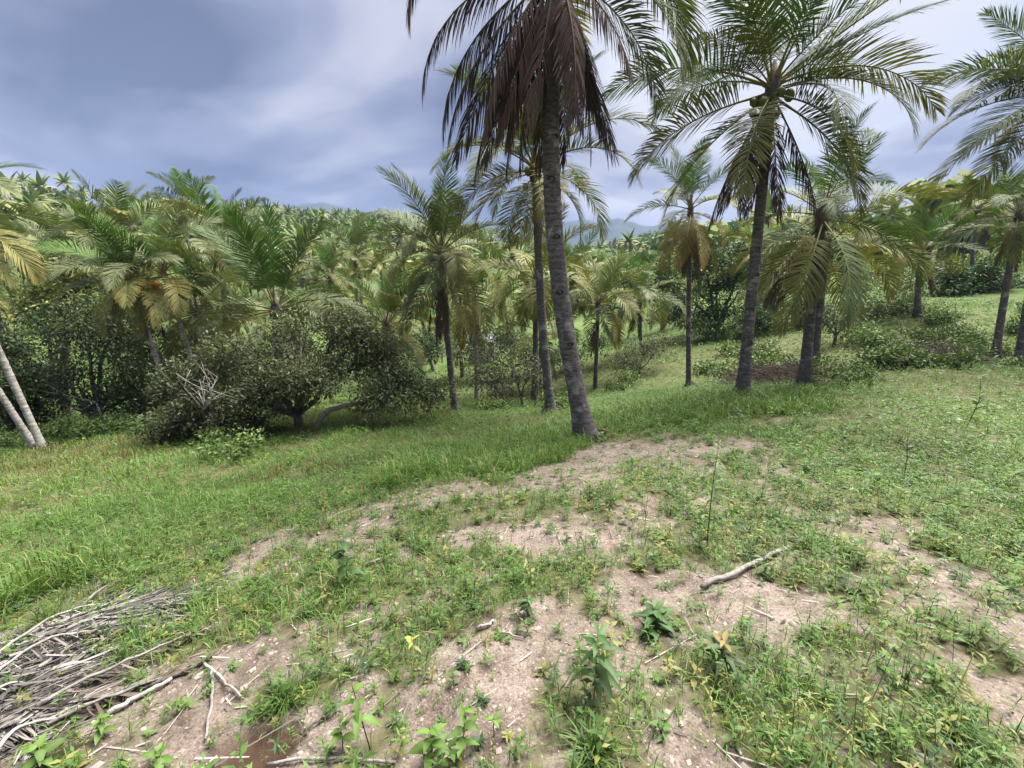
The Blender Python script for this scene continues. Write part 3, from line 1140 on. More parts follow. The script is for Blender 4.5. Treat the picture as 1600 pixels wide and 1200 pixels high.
# the tall palm in front, its crown partly above the frame
F1 = [(180, 24, 116, 2.5, 'brown'), (186, -12, 74, 2.5, 'dark'), (174, -26, 60, 2.6, 'dark'), (2, 6, 90, 2.6, 'grey'), (-14, -10, 74, 2.3, 'grey'), (20, 24, 104, 2.5, 'green'), (-4, -30, 50, 2.2, 'grey'),
      (-92, -64, 20, 2.19, 'brown'), (-62, -70, 16, 2.14, 'dark'), (-38, -66, 20, 2.33, 'dark'), (-115, -74, 12, 2.51, 'dark'), (-142, -68, 16, 2.23, 'brown'),
      (-165, -60, 22, 2.70, 'dark'), (168, -68, 16, 2.33, 'dark'), (140, -72, 14, 2.14, 'dark'), (100, -76, 10, 2.33, 'dark'),
      (45, -70, 14, 2.23, 'dark'), (8, -66, 18, 2.23, 'dark'), (-18, -66, 18, 2.33, 'dark'), (-80, -78, 6, 2.42, 'dark'), (-110, -66, 20, 2.23, 'brown'), (-155, -74, 10, 2.51, 'dark'), (185, -70, 14, 2.42, 'dark'), (-74, -50, 34, 2.33, 'brown'), (-60, -40, 42, 1.95, 'brown'),
      (178, -46, 38, 2.70, 'dark'), (196, -54, 28, 2.42, 'brown'), (-125, -58, 24, 2.70, 'dark'), (-30, -74, 8, 2.05, 'brown'), (12, -74, 10, 2.14, 'dark'),
      (-75, 52, 50, 2.4, 'green'), (70, 52, 70, 2.8, 'green'), (110, 58, 70, 3.2, 'green'), (-120, 55, 50, 2.8, 'green'),
      (140, 66, 40, 3.0, 'green'), (-60, 76, 25, 3.0, 'fresh'), (150, 78, 22, 3.0, 'fresh'), (80, 20, 80, 2.8, 'olive')]
seen_palm('thick-trunked palm with a skirt of hanging dead brown fronds, beside the bare path', 922, 7.25, 868, -62, F1, d=(0.30, 0.22), lod='hi', sag=0.8,
          seed=11, nuts=4, notches=[(4.05, -1.7), (3.25, -1.5), (2.45, -1.75), (4.6, -1.2), (1.65, -1.4)])

# the second tall palm, crown fully seen
F2 = [(-82, 74, 26, 3.0, 'green'), (-55, 68, 30, 2.7, 'fresh'), (-8, 38, 16, 3.6, 'green'), (-25, 28, 24, 2.4, 'green'), (200, 56, 22, 2.8, 'green'), (235, 40, 30, 2.4, 'green'),
      (212, 22, 34, 2.1, 'olive'), (180, 20, 62, 3.3, 'green'), (214, 8, 58, 2.7, 'green'), (174, -14, 48, 3.1, 'olive'), (-8, 24, 92, 3.1, 'olive'),
      (-40, 4, 80, 2.6, 'grey'), (-62, -26, 52, 2.7, 'olive'), (-22, -40, 44, 2.8, 'olive'), (205, -52, 22, 2.6, 'dark'), (240, -62, 16, 2.4, 'dark'),
      (-118, -62, 18, 2.3, 'dark'), (-100, -72, 10, 2.2, 'dark'), (165, -60, 18, 2.4, 'dark'), (-52, -64, 18, 2.5, 'dark'), (62, 60, 24, 2.6, 'green'), (110, 66, 26, 2.8, 'green'),
      (130, 28, 60, 2.7, 'green'), (225, -34, 44, 2.5, 'olive'), (30, 36, 50, 2.9, 'green'), (-75, -8, 70, 2.4, 'green'), (150, -30, 44, 2.7, 'olive'), (-45, 46, 40, 2.3, 'green'), (-140, 50, 40, 2.3, 'green')]
seen_palm('tall dark palm with long fronds arching to both sides and green coconuts', 1160, 9.5, 1206, 142, F2, d=(0.235, 0.18), lod='hi', sag=0.05,
          seed=23, nuts=10, notches=[(1.9, -1.8), (2.6, -1.5), (1.2, -1.6), (3.1, -1.9)])


def af(*a, **k):
    return auto_fronds(*a, **k)


seen_palm('leaning palm with yellowing lower fronds, just behind the thick front trunk', 862, 11.8, 836, 268,
          af(24, 41, 1, 'grey', 1.0, 2.7, 0.55), d=(0.24, 0.17), lod='hi', sag=0.25, seed=31, nuts=8, stalks=2)
seen_palm('short feather-topped palm with a narrow skirt of dead fronds round its trunk', 712, 13.4, 690, 398,
          af(24, 47, 0, 'grey', 0.95, 2.35, 0.35, 8) + [(-90, -76, 8, 2.2, 'dark'), (-60, -74, 8, 2.3, 'brown'), (-120, -75, 8, 2.4, 'brown'), (30, -78, 6, 2.2, 'dark'), (170, -78, 6, 2.0, 'dark'), (250, -60, 25, 2.2, 'grey'), (290, -58, 25, 2.2, 'olive'), (200, -45, 35, 2.4, 'grey'), (-30, -45, 35, 2.4, 'olive')],
          d=(0.21, 0.17), lod='hi', sag=0.2, seed=37, nuts=8)
seen_palm('slim-trunked palm with grey drooping fronds hanging like an umbrella, beyond the thick front trunk', 930, 20.5, 935, 478,
          af(20, 53, 2, 'grey', 1.25, 2.9, 0.3), d=(0.2, 0.16), seed=41)
seen_palm('dull green palm with arching fronds, low among bushes beside the umbrella-like slim palm', 1004, 25, 1000, 470,
          af(18, 57, 2, 'grey', 1.1, 2.9, 0.1), d=(0.22, 0.17), seed=43)
seen_palm('straight slender palm with orange-yellow lower fronds, alone in the short grass', 1077, 15, 1079, 330,
          af(15, 61, 0, 'grey', 0.85, 2.0, 0.4) + [(-100, -48, 30, 1.9, 'orange'), (-60, -50, 30, 1.9, 'orange'), (200, -45, 35, 2.0, 'orange'), (-20, -52, 30, 1.9, 'yellow'), (-90, -70, 12, 1.9, 'brown'), (-140, -70, 12, 1.9, 'brown'), (-45, -74, 10, 1.8, 'brown'), (90, -70, 12, 1.8, 'brown')],
          d=(0.17, 0.13), lod='hi', sag=0.1, seed=47)
seen_palm('palm with a big yellow-green frond hanging over its trunk, next to brown brush', 1257, 10.6, 1284, 338,
          [(-80, -38, 48, 2.65, 'green'), (-110, -50, 34, 2.74, 'olive'), (-60, -55, 30, 2.55, 'olive'), (5, 30, 66, 2.32, 'grey'), (-12, 10, 74, 2.32, 'grey'), (20, 42, 60, 2.32, 'green'), (-30, -14, 70, 2.48, 'green'),
           (190, -20, 54, 2.16, 'green'), (215, -45, 38, 2.08, 'olive'), (170, 10, 70, 2.24, 'green'), (70, 50, 50, 2.24, 'green'), (120, 40, 60, 2.24, 'green'), (-90, 62, 40, 2.08, 'green'), (40, 72, 25, 1.92, 'fresh'), (240, 20, 80, 2.00, 'green'), (-150, -68, 14, 2.00, 'brown'), (-170, -70, 14, 2.00, 'brown'), (-20, -60, 24, 2.08, 'olive')],
          d=(0.24, 0.18), lod='hi', sag=0.2, seed=53)
seen_palm('palm trunk close behind the one with the hanging yellow-green frond, crown half hidden', 1272, 13.2, 1292, 388,
          af(16, 67, 2, 'olive', 1.15, 2.7, 0.5), d=(0.24, 0.2), seed=59)
seen_palm('upright dark-crowned palm with brown skirt, in the middle of the green slope', 1436, 20.5, 1440, 396,
          af(20, 71, 3, 'green', 0.85, 2.3, 0.15, 6), d=(0.26, 0.2), seed=61, nuts=4)
seen_palm('leaning dark green palm with yellow-edged hanging fronds, beside the photo\'s right edge', 1556, 16.6, 1592, 338,
          af(18, 73, 3, 'green', 0.95, 2.5, 0.3), d=(0.24, 0.18), lod='hi', sag=0.1, seed=67)
seen_palm('palm cut by the frame edge, its fronds hanging in a row against the sky', 1592, 14.5, 1668, 150,
          [(180, 35, 70, 3.6, 'grey'), (190, 20, 66, 3.9, 'grey'), (172, 5, 60, 3.8, 'olive'), (200, -8, 52, 3.8, 'grey'), (168, -22, 44, 3.7, 'olive'), (205, -30, 40, 3.6, 'olive'), (215, 30, 70, 3.5, 'green'), (150, 40, 60, 3.5, 'green'), (185, -42, 34, 3.4, 'olive'), (160, 60, 40, 3.3, 'green')] + af(10, 79, 2, 'green', 1.0, 2.6, 0.2),
          d=(0.28, 0.21), lod='hi', sag=0.1, seed=71)
seen_palm('hazy palm with a slim trunk seen between the tall dark palm and the yellow-green one', 1197, 25, 1213, 428,
          af(16, 83, 2, 'olive', 1.1, 3.0, 0.5), d=(0.22, 0.17), seed=73)
seen_palm('pale green palm crown poking over the slope behind the leaning dark palm', 1520, 30, 1528, 330, af(18, 89, 2, 'olive', 1.0, 2.6, 0.2), d=(0.25, 0.2), seed=79)

# left-hand side of the valley
seen_palm('front one of two pale leaning trunks that meet at the foot, crown leaving the frame', 72, 9.9, -92, 350,
          af(20, 97, 1, 'grey', 1.05, 2.2, 0.3) + [(-10, -20, 50, 1.8, 'olive'), (-40, -45, 30, 1.7, 'yellow')], d=(0.135, 0.12), lod='hi', sag=0.0, mat=M_PALEBARK, seed=83)
seen_palm('second pale trunk leaning further outwards from the same foot as its twin', 64, 10.0, -150, 385,
          af(16, 101, 2, 'grey', 1.0, 2.1, 0.4), d=(0.125, 0.11), lod='hi', sag=0.0, mat=M_PALEBARK, seed=89)
seen_palm('tall ragged palm rising highest over the dark trees, upright tuft against the sky', 232, 21, 182, 372,
          af(26, 103, 3, 'grey', 0.9, 2.7, 0.4, 8), d=(0.26, 0.2), seed=97, nuts=4, nutmat=M_NUT_O, stalks=3)
seen_palm('palm with yellow flower stalks and wide drooping fronds over a thin pale leaning trunk', 280, 12.9, 204, 448,
          af(20, 107, 2, 'grey', 1.05, 1.95, 0.45), d=(0.15, 0.12), lod='hi', sag=-0.1, mat=M_PALEBARK, seed=101, nuts=5, nutmat=M_NUT_O, stalks=3)
seen_palm('palm on a pale leaning trunk, bunch of orange nuts at the crown', 328, 13.3, 258, 432,
          af(20, 109, 2, 'grey', 1.0, 1.95, 0.4), d=(0.15, 0.12), sag=-0.1, mat=M_PALEBARK, seed=103, nuts=12, nutmat=M_NUT_O, stalks=2)
seen_palm('slender distant palm with a sparse upright crown breaking the hill line', 296, 31, 288, 322, af(20, 113, 2, 'grey', 0.9, 2.3, 0.2, 6), d=(0.24, 0.19), seed=107)
seen_palm('bushy palm loaded with orange coconuts, just under the skyline', 352, 19, 344, 388,
          af(26, 127, 3, 'grey', 0.95, 2.6, 0.4, 6), d=(0.26, 0.2), seed=109, nuts=14, nutmat=M_NUT_O, stalks=2)
seen_palm('squat palm with dull drooping fronds and dark hanging skirt, touching the big bush', 330, 14.6, 312, 492,
          af(20, 131, 4, 'grey', 1.25, 2.4, 0.35), d=(0.26, 0.21), lod='hi', seed=113)
seen_palm('lush palm with a broad upright fan of bright green fronds above the big bush', 432, 13.4, 432, 486,
          [(-90, 82, 12, 2.7, 'fresh'), (-60, 76, 18, 2.6, 'fresh'), (-120, 76, 18, 2.6, 'fresh'), (30, 70, 24, 2.6, 'green'), (150, 70, 24, 2.6, 'green'), (0, 60, 30, 2.8, 'green'), (180, 60, 30, 2.7, 'green')] +
          [(178, 14, 62, 2.9, 'grey'), (200, 4, 70, 2.6, 'grey'), (2, 22, 66, 2.8, 'grey'), (-20, 8, 70, 2.6, 'grey'), (220, -12, 60, 2.4, 'yellow'), (160, -4, 60, 2.6, 'yellow'), (-50, -20, 55, 2.2, 'grey'), (-100, -30, 45, 2.0, 'grey'), (60, 30, 60, 2.7, 'green'), (110, 20, 70, 2.7, 'green'), (30, 6, 66, 2.7, 'olive')],
          d=(0.28, 0.23), lod='hi', seed=127, nuts=6)
seen_palm('low palm with one frond hanging straight down, half sunk behind the big bush', 600, 14.5, 603, 512,
          af(18, 137, 1, 'green', 1.0, 2.1, 0.2, 10) + [(-95, -62, 20, 2.0, 'grey'), (-50, -30, 50, 2.3, 'green')], d=(0.24, 0.2), lod='hi', seed=131)
seen_palm('palm with brown-yellow hanging fronds just behind the leaning yellowing palm', 836, 17, 838, 440,
          af(20, 139, 3, 'olive', 1.2, 2.6, 0.55), d=(0.26, 0.2), seed=137)
seen_palm('small palm with a dark hollow under its drooping crown, behind the yellowing palm', 848, 21, 846, 520,
          af(16, 149, 4, 'olive', 1.25, 3.0, 0.4), d=(0.25, 0.2), seed=139)
seen_palm('light green palm crown behind the thick front trunk, fronds tipped yellow', 893, 23, 893, 436, af(18, 151, 2, 'olive', 1.05, 2.6, 0.5), d=(0.25, 0.2), seed=149)
seen_palm('mid-distance palm crown with long yellow-green fronds, over the right end of the big bush', 520, 27, 516, 436, af(22, 157, 2, 'grey', 1.0, 2.7, 0.4), d=(0.25, 0.2), seed=151)
seen_palm('palm with a spiky upright top standing against the wooded hill', 556, 31, 555, 398, af(22, 163, 2, 'grey', 0.85, 2.6, 0.3, 6), d=(0.25, 0.2), seed=157)
seen_palm('palm with pale drooping fronds low on the left behind the yellow-leaved tree', 96, 25, 98, 412, af(20, 167, 2, 'grey', 1.0, 2.6, 0.3), d=(0.25, 0.2), seed=163)
seen_palm('thin trunk with a narrow crown between the skirted palm and the sparse grey tree', 745, 19.5, 742, 470, af(16, 173, 4, 'olive', 1.3, 2.8, 0.5), d=(0.18, 0.15), mat=M_PALEBARK, seed=167)

# more palms standing close behind, all over the valley floor: each one a thing, no two in the same place
gv = np.random.default_rng(5)
taken = []


def free(x, y, dist):
    for a, b in taken:
        if (a - x) ** 2 + (b - y) ** 2 < dist * dist:
            return False
    taken.append((x, y))
    return True


PROTO_F = [auto_fronds(18, 300 + k, 2, ['grey', 'olive', 'green', 'grey'][k % 4], 1.0, 2.35, 0.35) for k in range(8)]
cnt = 0
for _ in range(900):
    az = gv.uniform(-58, 46)
    r = math.sqrt(gv.uniform(24 ** 2, 62 ** 2))
    if -2 < az < 22 and r < 40:
        continue
    if az > 2.5:
        continue
    x, y = r * math.sin(R(az)), r * math.cos(R(az))
    if not free(x, y, 4.6 if r < 45 else 5.2):
        continue
    z = h1(x, y)
    hh = max(2.6, CAM_H + r * math.tan(R(gv.uniform(-3.5, 2.2))) - z - 2.0)
    lx, ly = gv.normal(0, 0.6, 2)
    palm('coconut palm in the crowded stand on the valley floor, grey-green drooping crown', (x, y, z), (x + lx, y + ly, z + hh), PROTO_F[cnt % 8], d=(0.25, 0.2),
         lod='mid' if r < 38 else 'low', seed=400 + cnt, group='coconut palms crowding the valley floor', sag=0.3)
    cnt += 1
    if cnt >= 36:
        break


# ---- far palms: whole palm in one mesh, too small to show parts
def far_palm_mesh(seed, nfr=15, segs=5):
    g = np.random.default_rng(seed)
    mb = MB()
    hh = 6.5
    mb.tube([(0, 0, -0.6), (0.1, 0, hh * 0.5), (0.25, 0, hh)], [0.15, 0.12, 0.1], 4, (0.13, 0.12, 0.115), cap=False)
    top = np.array([0.25, 0, hh])
    for i in range(nfr):
        f = (i + 0.5) / nfr
        az = i * 2.4 + g.normal(0, 0.2)
        el = R(85 - 125 * f + g.normal(0, 6))
        bend = R(35 + 60 * f)
        L = 3.0 * g.uniform(0.85, 1.1)
        s = np.linspace(0, 1, segs + 1)
        a = np.maximum(el - bend * s ** 1.4, R(-86))
        dr = np.array([math.cos(az), math.sin(az)])
        st = np.stack([np.cos(a) * dr[0], np.cos(a) * dr[1], np.sin(a)], 1)
        p = top + np.concatenate([[[0, 0, 0]], np.cumsum(st[:-1] * L / segs, 0)])
        sd = np.array([-dr[1], dr[0], 0])
        w = np.interp(s, [0, 0.2, 0.5, 1], [0.04, 0.36, 0.42, 0.06])[:, None]
        dz = np.array([0, 0, -1.0]) * w * 0.75
        base = np.array([(0.085, 0.120, 0.042), (0.145, 0.160, 0.068), (0.185, 0.180, 0.075)][0 if f < 0.4 else 1 if f < 0.75 else 2]) * g.uniform(0.8, 1.25)
        V = np.stack([p, p + sd * w + dz, p - sd * w + dz], 1).reshape(-1, 3)
        q = []
        for k in range(segs):
            b = 3 * k
            q += [(b, b + 1, b + 4, b + 3), (b + 2, b, b + 3, b + 5)]
        mb.add(V, q, None, base)
    return mb


FARP = [far_palm_mesh(700 + k) for k in range(6)]
FARP_ME = [m.mesh('distant_palm', M_FAR) for m in FARP]


def far_tree_mb(seed, n=80, size=0.85, col=(0.045, 0.075, 0.024)):
    g = np.random.default_rng(seed)
    mb = MB()
    mb.tube([(0, 0, -0.6), (0, 0, 3.6)], [0.22, 0.14], 4, (0.09, 0.075, 0.06), cap=False)
    lob = [(g.uniform(-1.2, 1.2), g.uniform(-1.2, 1.2), 3.2 + g.uniform(-0.6, 1.6), g.uniform(1.2, 2.0)) for _ in range(6)]
    pts, nr = [], []
    for i in range(n):
        lx, ly, lz, lr = lob[i % 6]
        d = g.normal(size=3)
        d[2] = abs(d[2]) * 0.9 - 0.25
        d /= np.linalg.norm(d)
        pts.append(np.array([lx, ly, lz]) + d * lr * g.uniform(0.75, 1.05) * [1, 1, 0.8])
        nr.append(d)
    pts, nr = np.array(pts), np.array(nr)
    d = np.cross(nr, g.normal(size=(n, 3)))
    c = np.array(col)[None] * g.uniform(0.7, 1.4, (n, 1)) * np.where(g.random((n, 1)) < 0.2, [[1.5, 1.35, 1.0]], 1.0)
    mb.leaves(pts - d * 0.3, d, nr, size * g.uniform(0.8, 1.5, n), size * g.uniform(0.7, 1.1, n), c, 0.15, 0.5)
    return mb


FART = [far_tree_mb(800 + k, 90, 0.85, [(0.060, 0.095, 0.030), (0.090, 0.140, 0.038), (0.120, 0.155, 0.048), (0.046, 0.076, 0.026)][k % 4]) for k in range(8)]
FART_ME = [m.mesh('distant_tree', M_FAR) for m in FART]


def scatter_far():
    g = np.random.default_rng(77)
    np_, nt_ = 0, 0
    big = {'p': [], 't': []}
    cand = []
    for _ in range(9000):
        az = g.uniform(-60, 56)
        RR = float(np.interp(az, HILL[:, 0], HILL[:, 1]))
        r = math.sqrt(g.uniform(58 ** 2, (RR * 1.10) ** 2))
        cand.append((r, az))
    cand.sort()
    grid = {}
    for r, az in cand:
        x, y = r * math.sin(R(az)), r * math.cos(R(az))
        patch = fbm(np.array([x / 45.0]), np.array([y / 45.0]), 123, 3)[0]
        if patch < 0.43 and r > 90:
            continue                     # clearings
        dmin = 3.6 + r * 0.004
        key = (int(x // 5), int(y // 5))
        ok = True
        for i in (-1, 0, 1):
            for j in (-1, 0, 1):
                for (a, b) in grid.get((key[0] + i, key[1] + j), ()):
                    if (a - x) ** 2 + (b - y) ** 2 < dmin * dmin:
                        ok = False
        if not ok:
            continue
        grid.setdefault(key, []).append((x, y))
        tree_p = 0.30 if az < 5 else 0.62
        if fbm(np.array([x / 30.0]), np.array([y / 30.0]), 321, 2)[0] > 0.56:
            tree_p += 0.3
        z = float(H(np.array([x]), np.array([y]))[0])
        rot = g.uniform(0, 6.28)
        if g.random() > tree_p:
            k, sc_ = g.integers(6), g.uniform(0.6, 1.35)
            if np_ < 190:
                o = bpy.data.objects.new('coconut_palm', FARP_ME[k])
                o.location = (x, y, z)
                o.rotation_euler = (0, 0, rot)
                o.scale = (sc_, sc_, sc_)
                COL.objects.link(o)
                tag(o, 'small far-off coconut palm on the wooded hillside above the valley', 'palm tree', 'far coconut palms on the hillside')
                np_ += 1
            else:
                big['p'].append((k, x, y, z, rot, sc_))
        else:
            k, sc_ = g.integers(8), g.uniform(0.5, 1.7)
            if nt_ < 150:
                o = bpy.data.objects.new('broadleaf_tree', FART_ME[k])
                o.location = (x, y, z)
                o.rotation_euler = (0, 0, rot)
                o.scale = (sc_, sc_, sc_)
                COL.objects.link(o)
                tag(o, 'small far-off round-crowned tree among palms on the hillside', 'tree', 'far round trees on the hillside')
                nt_ += 1
            else:
                big['t'].append((k, x, y, z, rot, sc_))
    for key, protos, nm in (('p', FARP, 'palm_forest'), ('t', FART, 'hill_forest')):
        mb = MB()
        for (k, x, y, z, rot, s_) in big[key]:
            p = protos[k]
            V = np.concatenate(p.v)
            c, s = math.cos(rot), math.sin(rot)
            W = np.stack([V[:, 0] * c - V[:, 1] * s, V[:, 0] * s + V[:, 1] * c, V[:, 2]], 1) * s_ + [x, y, z]
            mb.add(W, np.concatenate(p.q), None, np.concatenate(p.c) * g.uniform(0.6, 1.25))
        print(nm, len(big[key]))
        if big[key]:
            tag(mb.build(nm, M_FAR), kind='stuff')


scatter_far()


# ------------------------------------------------------------------ broadleaf trees and bushes
def crown_leaves(mb, lobes, n, size, col, g, cl=9, spread=0.16, hollow=0.55, aspect=0.42, var=0.5, young=0.12, youngcol=(0.16, 0.19, 0.05), thin=0.43):
    """leaf sprays spread over the shells of several lobes, with gaps"""
    sub = []
    for l in lobes:                      # each lobe breaks up into smaller uneven ones
        sub.append((l[0], l[1], l[2], l[3] * 0.72, l[4] * 0.72, l[5] * 0.72))
        for _ in range(4):
            dd = g.normal(size=3)
            dd /= np.linalg.norm(dd)
            k = g.uniform(0.32, 0.55)
            o = g.uniform(0.55, 0.95)
            sub.append((l[0] + dd[0] * l[3] * o, l[1] + dd[1] * l[4] * o, l[2] + abs(dd[2]) * l[5] * o * (1 if g.random() < 0.75 else -0.8), l[3] * k, l[4] * k, l[5] * k))
    lobes = sub
    vol = np.array([l[3] * l[4] * l[5] for l in lobes]) ** 0.67
    pick = g.choice(len(lobes), n // cl, p=vol / vol.sum())
    A = np.array(lobes)[pick]
    d = g.normal(size=(len(A), 3))
    d /= np.linalg.norm(d, axis=1)[:, None]
    rad = (hollow + (1.04 - hollow) * g.random(len(A)) ** 0.6)[:, None]
    C = A[:, :3] + d * rad * A[:, 3:6]
    f = fbm(C[:, 0] * 1.7 + 9, C[:, 2] * 1.9 + C[:, 1] * 1.3, 222, 3)
    keep = f > thin
    C, d = C[keep], d[keep]
    cc = np.repeat(C, cl, 0) + g.normal(0, spread, (len(C) * cl, 3)) * [1, 1, 0.7]
    dn = np.repeat(d, cl, 0)
    m = len(cc)
    ld = dn * 0.6 + g.normal(0, 0.7, (m, 3)) + [0, 0, 0.15]
    ln = g.normal(0, 0.55, (m, 3)) + [0, 0, 1.0] + dn * 0.3
    cv = np.repeat(g.uniform(1 - var / 2, 1 + var / 2, len(C)), cl)[:, None] * g.uniform(0.8, 1.2, (m, 1))
    c = np.array(col)[None] * cv
    yg = np.repeat(g.random(len(C)) < young, cl)[:, None]
    c = np.where(yg, np.array(youngcol)[None] * g.uniform(0.8, 1.2, (m, 1)), c)
    mb.leaves(cc, ld, ln, size * np.exp(g.normal(0, 0.28, m)), size * aspect * g.uniform(0.8, 1.2, m), c, 0.18, 0.5)
    return C


def broad_tree(name, label, cat, base, lobes, n, size, col, seed, trunk_r=0.09, limbs=True, bark=None, group=None, twigs=40, **kw):
    """lobes are relative to the foot: (x, y, z, rx, ry, rz)"""
    g = np.random.default_rng(seed)
    root = empty(name, base)
    tag(root, label, cat, group)
    mb = MB()
    C = crown_leaves(mb, lobes, n, size, col, g, **kw)
    mb.build('crown', M_LEAF, root)
    if limbs:
        tb = MB()
        mz = min(l[2] for l in lobes)
        fork = np.array([0.0, 0.0, max(0.35, mz * 0.45)])
        tb.tube([(0, 0, -0.25), (0.02, 0.02, fork[2] * 0.5), tuple(fork)], [trunk_r * 1.35, trunk_r * 1.05, trunk_r * 0.95], 9, wob=0.12, seed=seed)
        tb.build('trunk', bark or M_BARK, root, True)
        lb = MB()
        for l in lobes:
            e = np.array(l[:3])
            mid = fork * 0.5 + e * 0.5 + g.normal(0, 0.1, 3) + [0, 0, 0.05]
            lb.tube([fork * [1, 1, 0.9], fork * 0.75 + e * 0.25 + g.normal(0, 0.05, 3), mid, e], trunk_r * np.array([0.75, 0.6, 0.45, 0.2]), 6, wob=0.1, seed=seed)
            near = C[np.linalg.norm((C - e) / np.array(l[3:6]), axis=1) < 1.2]
            for k in range(min(twigs // len(lobes) + 1, len(near))):
                q = near[g.integers(len(near))]
                s = mid * (1 - (w := g.uniform(0.2, 1.0))) + e * w
                lb.tube([s, (s + q) / 2 + g.normal(0, 0.06, 3), q], [trunk_r * 0.2, trunk_r * 0.12, 0.006], 3, cap=False)
        lb.build('limb', bark or M_BARK, root)
    return root


def lobes_px(base, items):
    """lobes given where they show in the photograph: (u, v, dy, r_px_x, r_px_z) at the depth of the foot"""
    out = []
    for (u, v, dy, ru, rv) in items:
        d = ray(u, v)
        t = (base[1] + dy) / d[1]
        p = np.array([0, 0, CAM_H]) + d * t
        s = t / FPX
        out.append((p[0] - base[0], p[1] - base[1], p[2] - base[2], ru * s, 0.5 * (ru + rv) * s, rv * s))
    return out


# the big sprawling bush-tree
b = on_ground(466, 10.6)
lob = lobes_px(b, [(400, 560, 0.3, 62, 48), (470, 540, 0.4, 66, 45), (545, 545, 0.6, 62, 50), (430, 610, -0.3, 60, 44), (370, 625, -0.2, 55, 48), (500, 585, -0.3, 58, 40), (330, 600, 0.2, 50, 45), (590, 560, 0.7, 45, 40), (520, 515, 1.0, 55, 26)])
t1 = broad_tree('bush_tree', 'big rounded dark bush-tree with leathery leaves and a short forked trunk', 'tree', b, lob, 30000, 0.092, (0.062, 0.074, 0.038), 901, 0.10, spread=0.14, young=0.14, youngcol=(0.115, 0.135, 0.05), twigs=70, hollow=0.3, thin=0.36)
b2 = on_ground(296, 10.2)
lob = lobes_px(b2, [(290, 650, -0.3, 42, 38), (265, 680, -0.5, 30, 26), (345, 672, -0.4, 45, 26), (275, 615, 0.1, 36, 28), (320, 630, 0, 40, 36), (400, 668, -0.2, 40, 22)])
bush2 = broad_tree('bush', 'low dark bush with bare bleached branches showing on top', 'bush', b2, lob, 9500, 0.085, (0.056, 0.066, 0.034), 902, 0.05, spread=0.12, twigs=30, hollow=0.3, thin=0.38, young=0.08, youngcol=(0.10, 0.12, 0.05))
tw = MB()
g0 = np.random.default_rng(9)
c0 = lobes_px(b2, [(318, 640, -0.75, 10, 10)])[0][:3]
for k in range(6):
    e = np.array(c0) + np.array([g0.uniform(-0.7, 0.55), g0.uniform(-0.35, 0.05), g0.uniform(0.25, 0.95)])
    m1 = (np.array(c0) + e) / 2 + g0.normal(0, 0.08, 3)
    tw.tube([c0, m1, e], [0.014, 0.010, 0.003], 4)
    for j in range(3):
        s = m1 * 0.5 + e * 0.5 if j else m1
        tw.tube([s, s + g0.normal(0, 0.12, 3) + [0, 0, 0.08], s + g0.normal(0, 0.22, 3) + [0, 0, 0.16]], [0.007, 0.005, 0.002], 3)
tw.build('bare_branch', M_TWIG, bush2)
b3 = on_ground(488, 10.5)
root3 = broad_tree('bush', 'spreading low bush on a long crooked trunk leaning over the brown grass', 'bush', on_ground(490, 10.4), lobes_px(on_ground(490, 10.4), [(615, 615, 0.3, 52, 34), (655, 622, 0.5, 42, 30), (590, 600, 0.4, 40, 28), (640, 595, 0.7, 40, 24), (575, 630, 0.2, 28, 18)]), 8000, 0.088, (0.072, 0.090, 0.044), 903, limbs=False, spread=0.16, hollow=0.25, thin=0.40, young=0.1, youngcol=(0.10, 0.13, 0.05))
lean = MB()
bb = np.array(root3.location)
lp = [np.zeros(3) - [0, 0, 0.15]] + [P(u, v, 10.4) - bb for u, v in [(500, 655), (515, 640), (545, 633), (566, 628), (600, 618), (640, 606)]]
lean.tube(lp, [0.075, 0.065, 0.058, 0.052, 0.045, 0.03, 0.012], 8, wob=0.15)
lean.build('trunk', M_DEADWOOD, root3, True)

# dark trees on the left
for i, (lab, u, t, items, n, size, col, kw) in enumerate([
    ('dense dark tree with a whitish bare limb under its crown, behind the leaning pale trunks', 150, 14.5, [(140, 535, 0, 85, 55), (70, 560, 0.2, 60, 55), (210, 560, 0.2, 60, 55), (120, 600, -0.6, 80, 45), (180, 505, 0.6, 60, 40), (60, 610, -0.2, 60, 50), (215, 620, -0.4, 60, 45)], 26000, 0.12, (0.034, 0.056, 0.026), dict(trunk_r=0.12)),
    ('dark tree at the photo\'s left edge in deep shade', 20, 14, [(15, 620, 0, 60, 55), (-30, 560, 0, 70, 60), (40, 660, -0.5, 50, 35), (0, 530, 0.5, 50, 40)], 11000, 0.12, (0.030, 0.050, 0.022), dict(trunk_r=0.10)),
    ('tree with yellow-green young leaves between dark trees and palms', 105, 19, [(90, 450, 0, 48, 34), (135, 445, 0.4, 42, 30), (60, 485, -0.4, 45, 35), (150, 480, -0.3, 50, 30)], 8000, 0.16, (0.060, 0.090, 0.030), dict(trunk_r=0.12, young=0.5, youngcol=(0.17, 0.19, 0.045))),
    ('shaded tree filling the gap left of the bush with bare branches', 238, 13.5, [(240, 610, 0.2, 50, 50), (265, 560, 0.4, 45, 42), (225, 660, -0.3, 40, 30)], 8000, 0.11, (0.040, 0.066, 0.028), dict(trunk_r=0.09)),
]):
    b = on_ground(u, t)
    broad_tree('shade_tree', lab, 'tree', b, lobes_px(b, items), n, size, col, 910 + i, spread=0.16, twigs=50, **kw)
